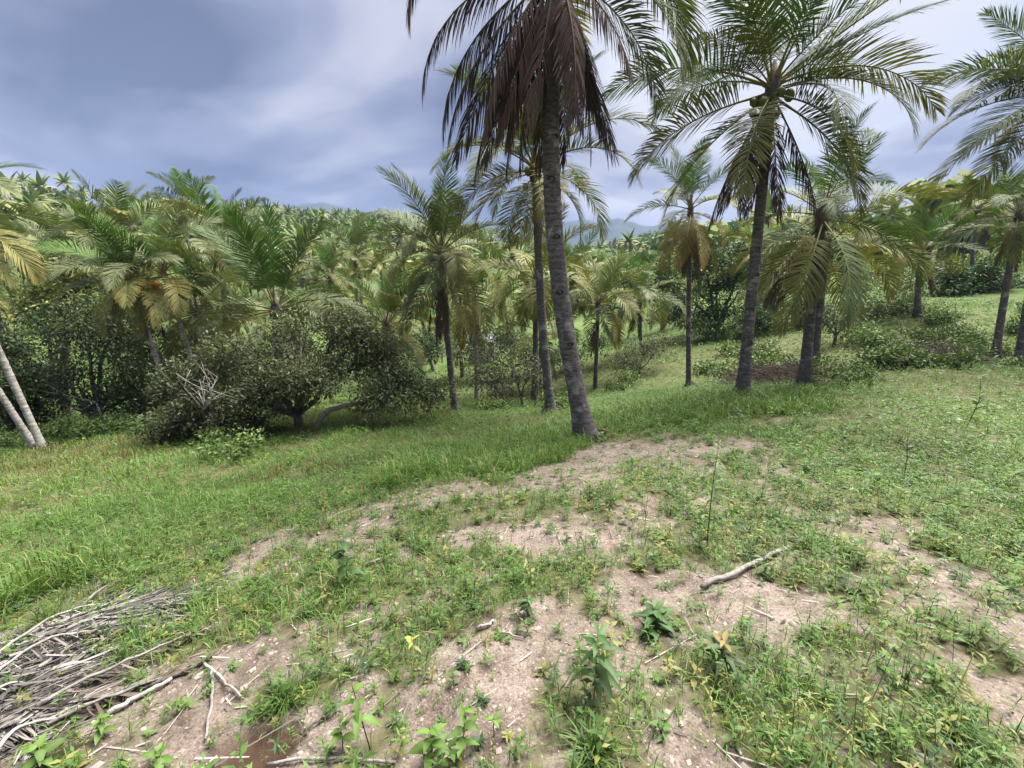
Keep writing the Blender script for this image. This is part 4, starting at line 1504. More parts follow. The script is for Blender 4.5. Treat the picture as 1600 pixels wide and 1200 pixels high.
# the bare limb under the first dark tree
b = on_ground(150, 13.2)
bl = empty('dead_branch', b)
tag(bl, 'long bare grey-white branch poking out under the dark trees', 'branch')
m = MB()
q = [P(u, v, 13.0) - b for u, v in [(165, 668), (150, 628), (105, 618), (60, 610)]]
m.tube([P(178, 690, 13.0) - b - [0, 0, 0.4], *q], [0.05, 0.04, 0.03, 0.02, 0.008], 6)
m.tube([q[1], P(128, 640, 12.9) - b, P(90, 632, 12.9) - b], [0.02, 0.014, 0.005], 4)
m.tube([q[2], P(80, 604, 12.9) - b, P(62, 598, 12.9) - b], [0.014, 0.01, 0.004], 4)
m.build('branch_wood', M_TWIG, bl)

# sparse trees and bushes in the hollow
for i, (nm, lab, cat, u, t, items, n, size, col, kw) in enumerate([
    ('thin_tree', 'thin grey-leaved sapling tree with see-through crown, behind the brown grass', 'tree', 815, 15, [(800, 575, 0, 42, 36), (770, 590, 0, 34, 36), (835, 570, 0.2, 30, 30), (790, 615, -0.2, 40, 24), (790, 540, 0.3, 35, 26)], 3600, 0.095, (0.075, 0.082, 0.058), dict(trunk_r=0.05, spread=0.2, hollow=0.15)),
    ('thin_tree', 'taller sparse sapling standing right against the yellowing palm trunk', 'tree', 786, 16.5, [(745, 560, 0, 34, 34), (760, 600, 0, 30, 30), (735, 590, 0.2, 26, 30)], 2400, 0.09, (0.080, 0.080, 0.062), dict(trunk_r=0.045, spread=0.2, hollow=0.15)),
    ('thin_tree', 'sparse little tree just beside the foot of the leaning yellowing palm', 'tree', 836, 14.2, [(838, 590, 0, 22, 30), (842, 610, 0, 18, 18), (834, 565, 0.2, 24, 22)], 1500, 0.09, (0.070, 0.080, 0.052), dict(trunk_r=0.035, spread=0.18, hollow=0.15)),
    ('bush', 'feathery grey-green bush in the hollow by the umbrella-like palm', 'bush', 998, 21, [(990, 555, 0, 36, 32), (1015, 540, 0.3, 30, 26), (970, 575, -0.2, 26, 24), (1035, 535, 0.4, 24, 18)], 5200, 0.11, (0.075, 0.088, 0.050), dict(trunk_r=0.05, spread=0.18, hollow=0.2)),
    ('vine_covered_tree', 'dark green tree smothered in vines, behind the slender orange-fronded palm', 'tree', 1120, 28, [(1120, 430, 0, 48, 44), (1150, 465, -0.5, 44, 48), (1085, 475, -0.6, 42, 40), (1120, 505, -1.2, 60, 28), (1160, 410, 0.5, 34, 36), (1100, 400, 0.6, 30, 28)], 17000, 0.20, (0.036, 0.070, 0.024), dict(trunk_r=0.16, spread=0.2)),
    ('broadleaf_tree', 'light green rounded tree beyond the hollow with sunlit top', 'tree', 1035, 36, [(1035, 430, 0, 32, 26), (1010, 450, -0.4, 30, 26), (1055, 455, -0.4, 30, 28)], 6000, 0.24, (0.080, 0.125, 0.034), dict(trunk_r=0.16, spread=0.25)),
    ('broadleaf_tree', 'bright green vine-draped tree next to the dull green low palm', 'tree', 965, 33, [(965, 445, 0, 34, 24), (945, 470, -0.4, 34, 28), (990, 440, 0.2, 28, 26), (985, 430, 0.4, 24, 18)], 6000, 0.24, (0.060, 0.115, 0.030), dict(trunk_r=0.16, spread=0.25)),
    ('broadleaf_tree', 'yellow-green tree with an airy crown above the vine-smothered one', 'tree', 1075, 44, [(1072, 410, 0, 34, 22), (1050, 425, -0.4, 30, 22), (1100, 425, -0.4, 30, 24)], 5200, 0.28, (0.105, 0.135, 0.040), dict(trunk_r=0.16, spread=0.3)),
    ('vine_hedge', 'dark mound of vines and shrubs beyond the skirted palm on the slope', 'hedge', 1510, 27, [(1475, 445, 0, 34, 26), (1510, 430, 0.2, 40, 28), (1545, 440, 0, 36, 24), (1580, 450, 0.2, 36, 20), (1500, 455, -0.6, 50, 16)], 11000, 0.19, (0.034, 0.068, 0.022), dict(trunk_r=0.1, spread=0.2)),
    ('thin_tree', 'small dark-stemmed tree under the hanging yellow-green fronds', 'tree', 1303, 18, [(1305, 480, 0, 34, 26), (1285, 500, 0, 26, 24), (1330, 495, 0.2, 26, 24)], 3000, 0.11, (0.055, 0.085, 0.032), dict(trunk_r=0.06, spread=0.2, hollow=0.2)),
    ('shrub_thicket', 'green shrub thicket along the far edge of the short grass', 'bush', 1225, 23, [(1210, 505, 0, 36, 22), (1245, 510, -0.2, 34, 22), (1180, 505, 0.2, 30, 24), (1270, 490, 0.4, 30, 22)], 7000, 0.14, (0.062, 0.100, 0.032), dict(trunk_r=0.04, spread=0.18, hollow=0.3)),
    ('shrub_thicket', 'pale green scrub round the foot of the skirted slope palm', 'bush', 1400, 21, [(1375, 500, 0, 44, 26), (1410, 480, 0.5, 44, 24), (1345, 480, 0.8, 40, 26), (1470, 500, -0.4, 36, 18), (1390, 455, 2.0, 50, 24)], 10000, 0.13, (0.078, 0.120, 0.034), dict(trunk_r=0.04, spread=0.2, hollow=0.3)),
    ('shrub_thicket', 'yellow-green scrub covering the upper slope behind the skirted palm', 'bush', 1450, 34, [(1400, 430, 0, 50, 24), (1350, 440, 0.2, 50, 24), (1480, 415, 0.6, 40, 20), (1560, 405, 0.6, 50, 22), (1310, 450, 0, 40, 26)], 9000, 0.22, (0.100, 0.140, 0.038), dict(trunk_r=0.06, spread=0.25, hollow=0.3)),
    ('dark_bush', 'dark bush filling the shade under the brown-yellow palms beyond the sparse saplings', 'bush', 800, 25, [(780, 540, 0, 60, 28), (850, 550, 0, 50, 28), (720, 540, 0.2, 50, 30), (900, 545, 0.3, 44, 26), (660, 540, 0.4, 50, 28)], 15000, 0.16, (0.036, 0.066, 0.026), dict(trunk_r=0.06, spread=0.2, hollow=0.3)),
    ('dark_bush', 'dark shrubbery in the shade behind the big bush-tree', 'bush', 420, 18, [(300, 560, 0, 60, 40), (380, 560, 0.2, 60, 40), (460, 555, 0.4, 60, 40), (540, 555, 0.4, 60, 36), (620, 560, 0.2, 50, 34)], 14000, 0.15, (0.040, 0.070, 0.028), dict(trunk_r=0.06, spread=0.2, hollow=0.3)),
    ('vine_hedge', 'dark vines at the back of the short grass under the distant hazy palm', 'hedge', 1075, 30, [(1040, 495, 0, 40, 24), (1080, 505, 0, 40, 20), (1180, 480, 0.3, 44, 30), (1225, 455, 0.6, 44, 32)], 10000, 0.18, (0.036, 0.074, 0.026), dict(trunk_r=0.06, spread=0.2, hollow=0.3)),
]):
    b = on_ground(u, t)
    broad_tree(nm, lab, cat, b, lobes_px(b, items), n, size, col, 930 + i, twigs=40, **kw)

# small leafy shrubs along the edge of the grass
gs = np.random.default_rng(12)
SHR = [(20, 690, 11, 'at the photo\'s left edge'), (90, 680, 12, 'behind the foot of the pale leaning trunks'), (135, 690, 11.5, 'just right of the pale leaning trunks'), (175, 690, 11.8, 'in front of the long bare branch'), (215, 688, 11.2, 'beside the low dark bush'),
       (368, 715, 8.3, 'alone in the open grass before the big bush'), (965, 600, 18.5, 'at the foot of the umbrella-like palm'), (990, 590, 19, 'in front of the feathery grey-green bush'), (870, 630, 12.5, 'between the two leaning trunks'), (770, 635, 13.5, 'under the sparse saplings'),
       (1345, 585, 11.5, 'near the trunk with the hanging yellow-green frond'), (1290, 590, 10.4, 'against the trunk beside the brown brush'), (1500, 560, 15.5, 'at the edge of the brush heap on the slope')]
for i, (u, v, t, where) in enumerate(SHR):
    b = on_ground(u, t)
    r = gs.uniform(0.28, 0.5)
    lob = [(gs.normal(0, r * 0.6), gs.normal(0, r * 0.6), r * gs.uniform(0.6, 1.0), r, r, r * 0.7) for _ in range(4)]
    broad_tree('shrub', 'small light green leafy shrub ' + where, 'shrub', b, lob, 1100, 0.085, (0.085, 0.135, 0.038), 960 + i, limbs=False, spread=0.1, hollow=0.2, aspect=0.5, young=0.25, youngcol=(0.13, 0.19, 0.05))

# low scrub scattered over the green slope
for i in range(22):
    az = gs.uniform(24, 56)
    r = gs.uniform(16, 33)
    x, y = r * math.sin(R(az)), r * math.cos(R(az))
    b = np.array([x, y, h1(x, y)])
    rr = gs.uniform(0.3, 0.65)
    lob = [(gs.normal(0, rr * 0.8), gs.normal(0, rr * 0.8), rr * gs.uniform(0.35, 0.7), rr, rr, rr * 0.6) for _ in range(4)]
    c = [(0.080, 0.130, 0.036), (0.105, 0.155, 0.042), (0.060, 0.105, 0.032)][i % 3]
    broad_tree('scrub_bush', 'low leafy scrub bush spreading over the green slope', 'bush', b, lob, 1500, 0.12, c, 1100 + i, group='low scrub on the green slope', limbs=False, spread=0.14, hollow=0.2, aspect=0.5, young=0.2, youngcol=(0.14, 0.19, 0.055))

# brush heaps
def brush(label, u, t, rx, ry, hz, n, mat, seed, leaf=0):
    g = np.random.default_rng(seed)
    b = on_ground(u, t)
    root = empty('brush_pile', b)
    tag(root, label, 'brush pile')
    mb = MB()
    for k in range(n):
        a, rr = g.uniform(0, 6.28), math.sqrt(g.random())
        x, y = rx * rr * math.cos(a), ry * rr * math.sin(a)
        z = h1(b[0] + x, b[1] + y) - b[2] + hz * (1 - rr * rr) * g.random() + 0.03
        d = g.normal(0, 1, 3) * [1, 1, 0.25]
        d /= np.linalg.norm(d)
        l = g.uniform(0.25, 0.8)
        mb.tube([(x, y, z), np.array([x, y, z]) + d * l / 2 + g.normal(0, 0.04, 3), np.array([x, y, z + 0.02]) + d * l], [0.013, 0.010, 0.004], 3, cap=False)
    o = mb.build('sticks', mat, root)
    tag(o, kind='stuff')
    return root


brush('flat heap of reddish-brown dead brush, beyond the tall dark palm', 1215, 13.0, 1.5, 1.3, 0.42, 1500, M_BRUSH, 71)
brush('grey heap of dead sticks half overgrown with vines, on the green slope', 1462, 15.0, 1.6, 1.0, 0.6, 650, M_DARKWOOD, 72)
for i, (u, t, items, lab) in enumerate([(1420, 13.2, [(1395, 562, 0, 48, 18), (1340, 565, 0, 40, 16), (1450, 572, 0, 44, 14)], 'low spreading vines in front of the grey stick heap'),
                                        (1475, 17.5, [(1440, 530, 0, 60, 16), (1500, 520, 0.3, 50, 16), (1380, 535, 0.2, 44, 16)], 'low vines climbing behind the grey stick heap')]):
    b = on_ground(u, t)
    broad_tree('vine_mound', lab, 'vines', b, lobes_px(b, items), 6000, 0.10, (0.070, 0.115, 0.032), 990 + i, limbs=False, spread=0.12, hollow=0.2, aspect=0.6)

# a hut glimpsed between the trunks
b = on_ground(755, 36)
hut = empty('hut', b)
tag(hut, 'small hut with a pale bluish metal roof, glimpsed between palm trunks in the valley', 'hut')
hz = P(757, 528, 36)[2] - b[2]
w = MB()
w.add([(-0.95, -1, -0.3), (0.95, -1, -0.3), (0.95, 1, -0.3), (-0.95, 1, -0.3), (-0.95, -1, hz), (0.95, -1, hz), (0.95, 1, hz), (-0.95, 1, hz)], [(0, 1, 5, 4), (1, 2, 6, 5), (2, 3, 7, 6), (3, 0, 4, 7)])
w.build('wall', M_HUTWALL, hut)
w = MB()
v, qd = [], []
for k in range(25):                       # corrugated sheets
    x = -1.1 + 2.2 * k / 24
    dz = 0.03 * (k % 2)
    v += [(x, -1.3, hz - 0.12 + dz), (x, 0, hz + 0.32 + dz), (x, 1.3, hz - 0.12 + dz)]
for k in range(24):
    a = 3 * k
    qd += [(a, a + 3, a + 4, a + 1), (a + 1, a + 4, a + 5, a + 2)]
w.add(v, qd)
w.build('roof', M_ROOF, hut)


# ------------------------------------------------------------------ ground cover
def in_px(x, y, z, box):
    c, s = math.cos(PITCH), math.sin(PITCH)
    zz = z - CAM_H
    t = y * c - zz * s
    u = 800 + FPX * x / t
    v = 600 - FPX * (y * s + zz * c) / t
    return u, v


TALL = [np.array([ground_px(u, v)[:2] for u, v in poly]) for poly in
        ([(600, 745), (640, 755), (760, 748), (850, 722), (905, 695), (900, 668), (860, 668), (760, 690), (660, 705)],
         [(930, 680), (1000, 672), (1100, 672), (1180, 650), (1270, 640), (1290, 615), (1180, 618), (1080, 625), (980, 640), (930, 655)],
         [(-80, 985), (0, 960), (150, 915), (190, 890), (120, 880), (0, 905), (-80, 930)])]


def ground_cover():
    g = np.random.default_rng(99)
    weeds, grass, tall, dry = MB(), MB(), MB(), MB()

    def sample(r0, r1, dens, amax=61.0):
        am = R(amax)
        area = am * (r1 * r1 - r0 * r0)
        n = int(area * dens)
        r = np.sqrt(g.uniform(r0 * r0, r1 * r1, n))
        a = g.uniform(-am, am, n)
        return r * np.sin(a), r * np.cos(a)

    for (r0, r1, dw, dg, nl, nb, ls, wmul) in [(0.45, 2.3, 820, 420, 11, 8, 1.0, 1.0), (2.3, 4.5, 560, 300, 9, 7, 1.2, 1.1), (4.5, 8, 300, 210, 7, 6, 1.55, 1.35),
                                               (8, 13, 130, 130, 6, 5, 2.0, 1.9), (13, 21, 62, 66, 6, 5, 2.3, 2.4), (21, 36, 24, 26, 6, 5, 3.4, 3.8)]:
        # --- leafy weeds
        x, y = sample(r0, r1, dw)
        vg = veg(x, y)
        sd = poly_sd(x, y, DIRT)
        clump = fbm(x * 2.1, y * 2.1, 141, 3)
        right = sstep(-0.5, 2.0, x - 0.1 * y)
        p = vg ** 0.8 * (0.55 + 0.45 * right) * sstep(0.22, 0.5, clump + 0.12) + 0.09 * (vg < 0.35)
        keep = g.random(len(x)) < p
        x, y, vg, clump = x[keep], y[keep], vg[keep], clump[keep]
        z = H(x, y, True)
        n = len(x)
        hgt = g.uniform(0.035, 0.15, n) * (0.7 + 0.9 * clump) * np.where(r1 > 9, 1.25, 1.0) * np.where(g.random(n) < 0.10, 2.0, 1.0)
        hgt = hgt * (0.4 + 0.6 * np.clip(vg * 1.6, 0, 1))
        lean = g.normal(0, 0.25, (n, 2))
        k = np.tile(np.arange(nl), n)
        rep = np.repeat(np.arange(n), nl)
        f = (k + 1) / nl
        bx = x[rep] + lean[rep, 0] * hgt[rep] * f
        by = y[rep] + lean[rep, 1] * hgt[rep] * f
        bz = z[rep] + hgt[rep] * f
        a = k * 2.4 + g.uniform(0, 6.28, n)[rep]
        el = g.uniform(0.0, 0.75, len(k))
        d = np.stack([np.cos(a) * np.cos(el), np.sin(a) * np.cos(el), np.sin(el)], 1)
        nr = np.stack([-np.cos(a) * np.sin(el), -np.sin(a) * np.sin(el), np.cos(el)], 1) + g.normal(0, 0.3, (len(k), 3))
        big = np.clip(np.exp(g.normal(0, 0.35, n)) * np.where(g.random(n) < 0.05, 1.5, 1.0), 0.4, 1.7)[rep]
        LL = g.uniform(0.018, 0.042, len(k)) * ls * big * (1.15 - 0.4 * f)
        asp = np.where(g.random(n) < 0.6, 0.19, 0.38)[rep]
        hue = g.random(n)
        tone = fbm(x * 0.8 + 5, y * 0.8, 171, 3)
        base = np.where((hue < 0.5)[:, None], [[0.064, 0.130, 0.027]], [[0.090, 0.164, 0.032]])
        base = np.where(((hue > 0.86) & (r1 < 6))[:, None], [[0.200, 0.205, 0.060]], base)
        base = np.where((hue < 0.10)[:, None], [[0.042, 0.082, 0.034]], base)
        base = base * (0.75 + 0.5 * tone)[:, None] * g.uniform(0.85, 1.15, (n, 1))
        col = base[rep] * g.uniform(0.85, 1.2, (len(k), 1))
        weeds.leaves(np.stack([bx, by, bz], 1), d, nr, LL, LL * asp, col, 0.22, 0.42)
        if r1 < 9:                       # their stems
            sp = np.stack([x, y, z - 0.01], 1)
            tip = np.stack([x + lean[:, 0] * hgt, y + lean[:, 1] * hgt, z + hgt * 1.02], 1)
            weeds.blades(sp, tip - sp, np.linalg.norm(tip - sp, axis=1) * 1.05, 0.003, base * 0.8, 0.0)
        # --- grass
        x, y = sample(r0, r1, dg)
        vg = veg(x, y)
        sd = poly_sd(x, y, DIRT)
        left = 1 - sstep(-1.0, 2.5, x - 0.12 * y)
        clump = fbm(x * 1.6 + 40, y * 1.6, 151, 3)
        p = vg * (0.25 + 0.75 * left) * (0.35 + 0.65 * sstep(0.35, 0.6, clump)) + 0.03 * (vg < 0.2)
        keep = g.random(len(x)) < p
        x, y, vg, left, clump, sd = x[keep], y[keep], vg[keep], left[keep], clump[keep], sd[keep]
        z = H(x, y, True)
        n = len(x)
        rep = np.repeat(np.arange(n), nb)
        m = len(rep)
        hg = (g.uniform(0.05, 0.14, n) * (0.6 + 0.9 * clump) * np.where(vg < 0.5, 0.7, 1.0) * (1 + 0.35 * (sd > 0.8)))[rep] * g.uniform(0.6, 1.25, m) * min(1 + (ls - 1) * 0.25, 1.6)
        a = g.uniform(0, 6.28, m)
        el = g.uniform(0.55, 1.45, m)
        d = np.stack([np.cos(a) * np.cos(el), np.sin(a) * np.cos(el), np.sin(el)], 1)
        jt = 0.035 * ls
        bs = np.stack([x[rep] + g.normal(0, jt, m), y[rep] + g.normal(0, jt, m), z[rep] - 0.01], 1)
        tone = fbm(x * 0.45 + 15, y * 0.45, 181, 3)
        dryp = fbm(x * 0.33 + 1, y * 0.33, 191, 3)
        c = np.array([[0.090, 0.180, 0.036]]) * (1 - tone[:, None]) + np.array([[0.130, 0.204, 0.048]]) * tone[:, None]
        rust = sstep(0.60, 0.74, dryp)[:, None] * 0.5 * ((np.hypot(x, y) > 5) & (x < 2))[:, None] * 0.65
        c = c * (1 - rust) + np.array([[0.155, 0.115, 0.050]]) * rust
        col = c[rep] * g.uniform(0.8, 1.2, (m, 1))
        strawy = (g.random(m) < 0.06)[:, None]
        col = np.where(strawy, [[0.27, 0.22, 0.11]], col)
        grass.blades(bs, d, hg, 0.0042 * wmul * g.uniform(0.8, 1.3, m), col, 0.55)
        # --- tall grass strips
        x, y = sample(max(r0, 1.5), r1, dg * 1.5) if r1 < 15 else (np.zeros(0), np.zeros(0))
        if len(x):
            sdt = np.min([poly_sd(x, y, p_) for p_ in TALL], 0)
            nn = fbm(x * 1.3, y * 1.3, 161, 3)
            keep = (sdt < (nn - 0.45) * 1.2) & (g.random(len(x)) < 0.85)
            x, y = x[keep], y[keep]
            z = H(x, y, True)
            n = len(x)
            rep = np.repeat(np.arange(n), nb)
            m = len(rep)
            if m:
                hg = g.uniform(0.18, 0.44, n)[rep] * g.uniform(0.6, 1.2, m)
                a = g.uniform(0, 6.28, m)
                el = g.uniform(0.85, 1.5, m)
                d = np.stack([np.cos(a) * np.cos(el), np.sin(a) * np.cos(el), np.sin(el)], 1)
                bs = np.stack([x[rep] + g.normal(0, 0.03, m), y[rep] + g.normal(0, 0.03, m), z[rep] - 0.01], 1)
                c = np.array([[0.098, 0.172, 0.036]]) * g.uniform(0.8, 1.25, (n, 1))
                col = np.where((g.random(m) < 0.07)[:, None], [[0.25, 0.22, 0.10]], c[rep] * g.uniform(0.8, 1.2, (m, 1)))
                tall.blades(bs, d, hg, 0.0060 * wmul * g.uniform(0.8, 1.2, m), col, 0.7)
        # --- rusty seed heads and dry stalks in the far grass
        if 4 < r1 < 22:
            x, y = sample(r0, r1, dg * 0.35)
            vg = veg(x, y)
            dryp = fbm(x * 0.33 + 1, y * 0.33, 191, 3)
            keep = (vg > 0.6) & (x < 1.5) & (y > 5.5) & (g.random(len(x)) < 0.5 * sstep(0.56, 0.70, dryp))
            x, y = x[keep], y[keep]
            z = H(x, y, True)
            n = len(x)
            rep = np.repeat(np.arange(n), 4)
            m = len(rep)
            a = g.uniform(0, 6.28, m)
            el = g.uniform(0.9, 1.5, m)
            d = np.stack([np.cos(a) * np.cos(el), np.sin(a) * np.cos(el), np.sin(el)], 1)
            bs = np.stack([x[rep] + g.normal(0, 0.05, m), y[rep] + g.normal(0, 0.05, m), z[rep]], 1)
            dry.blades(bs, d, g.uniform(0.14, 0.30, m), 0.006 * wmul, np.array([[0.165, 0.115, 0.055]]) * g.uniform(0.7, 1.3, (m, 1)), 0.4)
    print('cover verts', weeds.n, grass.n, tall.n, dry.n)
    tag(weeds.build('weeds', M_WEED), kind='stuff')
    tag(grass.build('grass', M_WEED), kind='stuff')
    tag(tall.build('tall_grass', M_WEED), kind='stuff')
    tag(dry.build('dry_grass', M_WEED), kind='stuff')

    # --- grains and crumbs of soil on the bare patch
    gr = MB()
    OCT = np.array([(1, 0, 0), (0, 1, 0), (-1, 0, 0), (0, -1, 0), (0, 0, 1)], float)
    OF = np.array([(0, 1, 4), (1, 2, 4), (2, 3, 4), (3, 0, 4)])
    for r0, r1, dens, sz in [(0.6, 1.8, 2600, 0.0042), (1.8, 3.2, 1100, 0.0060), (3.2, 6.5, 260, 0.010)]:
        x, y = sample(r0, r1, dens, 56)
        keep = (veg(x, y) < 0.6) & (dug(x, y) < 0.25)
        x, y = x[keep], y[keep]
        n = len(x)
        z = H(x, y, True)
        s = sz * np.exp(g.normal(0, 0.45, n))
        th = g.uniform(0, 6.28, n)
        sc3 = g.uniform(0.6, 1.3, (n, 3)) * [1, 1, 0.75]
        V = OCT[None] * sc3[:, None] * s[:, None, None]
        c, sn = np.cos(th)[:, None], np.sin(th)[:, None]
        V = np.stack([V[..., 0] * c - V[..., 1] * sn, V[..., 0] * sn + V[..., 1] * c, V[..., 2]], -1) + g.normal(0, 0.15, V.shape) * s[:, None, None]
        V = V + np.stack([x, y, z], 1)[:, None]
        col = np.array([[0.205, 0.168, 0.150]]) * g.uniform(0.35, 1.4, (n, 1))
        gr.add(V.reshape(-1, 3), None, (np.arange(n)[:, None, None] * 5 + OF[None]).reshape(-1, 3), np.repeat(col, 5, 0))
    tag(gr.build('gravel', M_GRANULE), kind='stuff')

    # --- straw, twigs and leaf bits lying about
    lt = MB()
    x, y = sample(0.7, 7, 70, 56)
    v_ = veg(x, y)
    keep = g.random(len(x)) < np.where(v_ < 0.6, 0.8, 0.35) * (0.3 + 0.8 * (1 - sstep(-1.5, 1.0, x)))
    x, y = x[keep], y[keep]
    n = len(x)
    a = g.normal(0.55, 0.9, n)
    l = np.exp(g.normal(-2.7, 0.7, n))
    d = np.stack([np.cos(a), np.sin(a), np.zeros(n)], 1)
    b0 = np.stack([x, y, H(x, y, True) + 0.006], 1)
    e0 = b0 + d * l[:, None]
    e0[:, 2] = H(e0[:, 0], e0[:, 1], True) + g.uniform(0.004, 0.02, n)
    sd_ = np.stack([-np.sin(a), np.cos(a), np.zeros(n)], 1) * (g.uniform(0.0015, 0.004, n))[:, None]
    up = np.array([0, 0, 0.004])
    V = np.stack([b0 - sd_, b0 + sd_, e0 + sd_ * 0.6, e0 - sd_ * 0.6, (b0 + e0) / 2 + up], 1).reshape(-1, 3)
    o = np.arange(n)[:, None, None] * 5
    T = (o + np.array([[(0, 1, 4), (1, 2, 4), (2, 3, 4), (3, 0, 4)]])).reshape(-1, 3)
    c = np.array([[0.27, 0.245, 0.225]]) * g.uniform(0.25, 1.2, (n, 1))
    lt.add(V, None, T, np.repeat(c, 5, 0))
    tag(lt.build('straw_litter', M_DRY), kind='stuff')


ground_cover()


# ------------------------------------------------------------------ heap of dead palm fronds
def px_dir(u0, v0, u1, v1):
    a, b_ = ground_px(u0, v0), ground_px(u1, v1)
    return a, b_


def dead_frond_lying(label, u0, v0, u1, v1, lift, seed, col=(0.36, 0.33, 0.31), nl=46, wid=0.011):
    """a whole dead frond lying on the ground from its butt to its tip"""
    g = np.random.default_rng(seed)
    a, b_ = px_dir(u0, v0, u1, v1)
    root = empty('dead_palm_frond', a)
    tag(root, label, 'dead frond', 'dead palm fronds heaped by the path')
    n = 16
    s = np.linspace(0, 1, n)
    lat = np.cross((b_ - a) / np.linalg.norm(b_ - a), [0, 0, 1.0])
    pts = a[None] + (b_ - a)[None] * s[:, None] + lat[None] * (0.05 * np.sin(s * 3.1) * g.uniform(-1, 1))[:, None]
    pts[:, 2] = H(pts[:, 0], pts[:, 1], True) + 0.015 + lift * np.sin(np.clip(s * 1.15, 0, 1) * math.pi * 0.9 + 0.15)
    pts -= a
    mb = MB()
    mb.tube(pts, np.interp(s, [0, 0.1, 1], [0.013, 0.008, 0.003]), 6, wob=0.3, seed=seed)
    mb.build('midrib', M_DEADWOOD if seed % 2 else M_TWIG, root)
    lb = MB()
    Lf = np.linalg.norm(b_ - a)
    st = np.repeat(np.linspace(0.12, 0.98, nl), 2)
    sg = np.tile([1.0, -1.0], nl)
    keep = g.random(len(st)) > 0.4
    st, sg = st[keep], sg[keep]
    m = len(st)
    B = np.stack([np.interp(st, s, pts[:, k]) for k in range(3)], 1)
    d = (b_ - a) / Lf
    fa = np.radians(np.clip(g.normal(14, 28, m), -50, 65))
    dr = d[None] * np.cos(fa)[:, None] + lat[None] * (np.sin(fa) * sg)[:, None]
    ll = g.uniform(0.15, 0.42, m) * np.interp(st, [0, 0.4, 1], [0.7, 1, 0.5]) * min(1.0, Lf / 1.6)
    E = B + dr * ll[:, None]
    Mi = B + dr * (ll * 0.5)[:, None]
    for Q, hh in ((Mi, 0.5), (E, 0.15)):
        gz = H(Q[:, 0] + a[0], Q[:, 1] + a[1], True) - a[2]
        Q[:, 2] = gz + 0.01 + (np.interp(st, s, pts[:, 2]) - gz * 0 - 0) * 0 + lift * hh * g.uniform(0.2, 1.0, m)
    wv = np.cross(dr, [0, 0, 1.0]) + g.normal(0, 0.45, (m, 3))
    wv /= np.linalg.norm(wv, axis=1)[:, None]
    w = wid * g.uniform(0.6, 1.4, m)[:, None]
    V = np.stack([B - wv * w * 0.3, B + wv * w * 0.3, Mi + wv * w / 2, Mi - wv * w / 2, E], 1).reshape(-1, 3)
    o = np.arange(m)[:, None] * 5
    c = 0.75 * np.array(col)[None] * np.where(g.random((m, 1)) < 0.4, g.uniform(0.2, 0.5, (m, 1)), g.uniform(0.5, 1.15, (m, 1)))
    lb.add(V, o + np.array([[0, 1, 2, 3]]), o + np.array([[3, 2, 4]]), np.repeat(c, 5, 0))
    tag(lb.build('leaflets', M_DRY, root), kind='stuff')
    return root


HEAP = [
    ('bleached frond topmost on the heap with a broad pale rib, reaching to the grass', -30, 1060, 210, 935, 0.10, (0.46, 0.44, 0.43)),
    ('grey-white frond at the grassy edge of the heap', 20, 1010, 330, 930, 0.06, (0.40, 0.38, 0.37)),
    ('grey frond in the middle of the heap pointing to the path', -40, 1100, 190, 985, 0.12, (0.36, 0.33, 0.31)),
    ('darker brown frond under the weedy patch in the heap', 60, 1110, 330, 985, 0.06, (0.20, 0.16, 0.14)),
    ('frond with a stout white rib at the lower left of the heap', -30, 1135, 70, 1065, 0.09, (0.42, 0.40, 0.39)),
    ('brown rotting frond along the bare sand side of the heap', 40, 1150, 300, 1045, 0.04, (0.17, 0.13, 0.11)),
    ('short grey frond in the bottom corner of the photo', -10, 1195, 110, 1120, 0.07, (0.34, 0.31, 0.30)),
    ('thin frond at the upper tip of the heap among weeds', 180, 965, 345, 920, 0.04, (0.38, 0.36, 0.35)),
]
for i, (lab, u0, v0, u1, v1, lift, col) in enumerate(HEAP):
    dead_frond_lying(lab, u0, min(v0, 1199), u1, v1, lift, 500 + i, col)


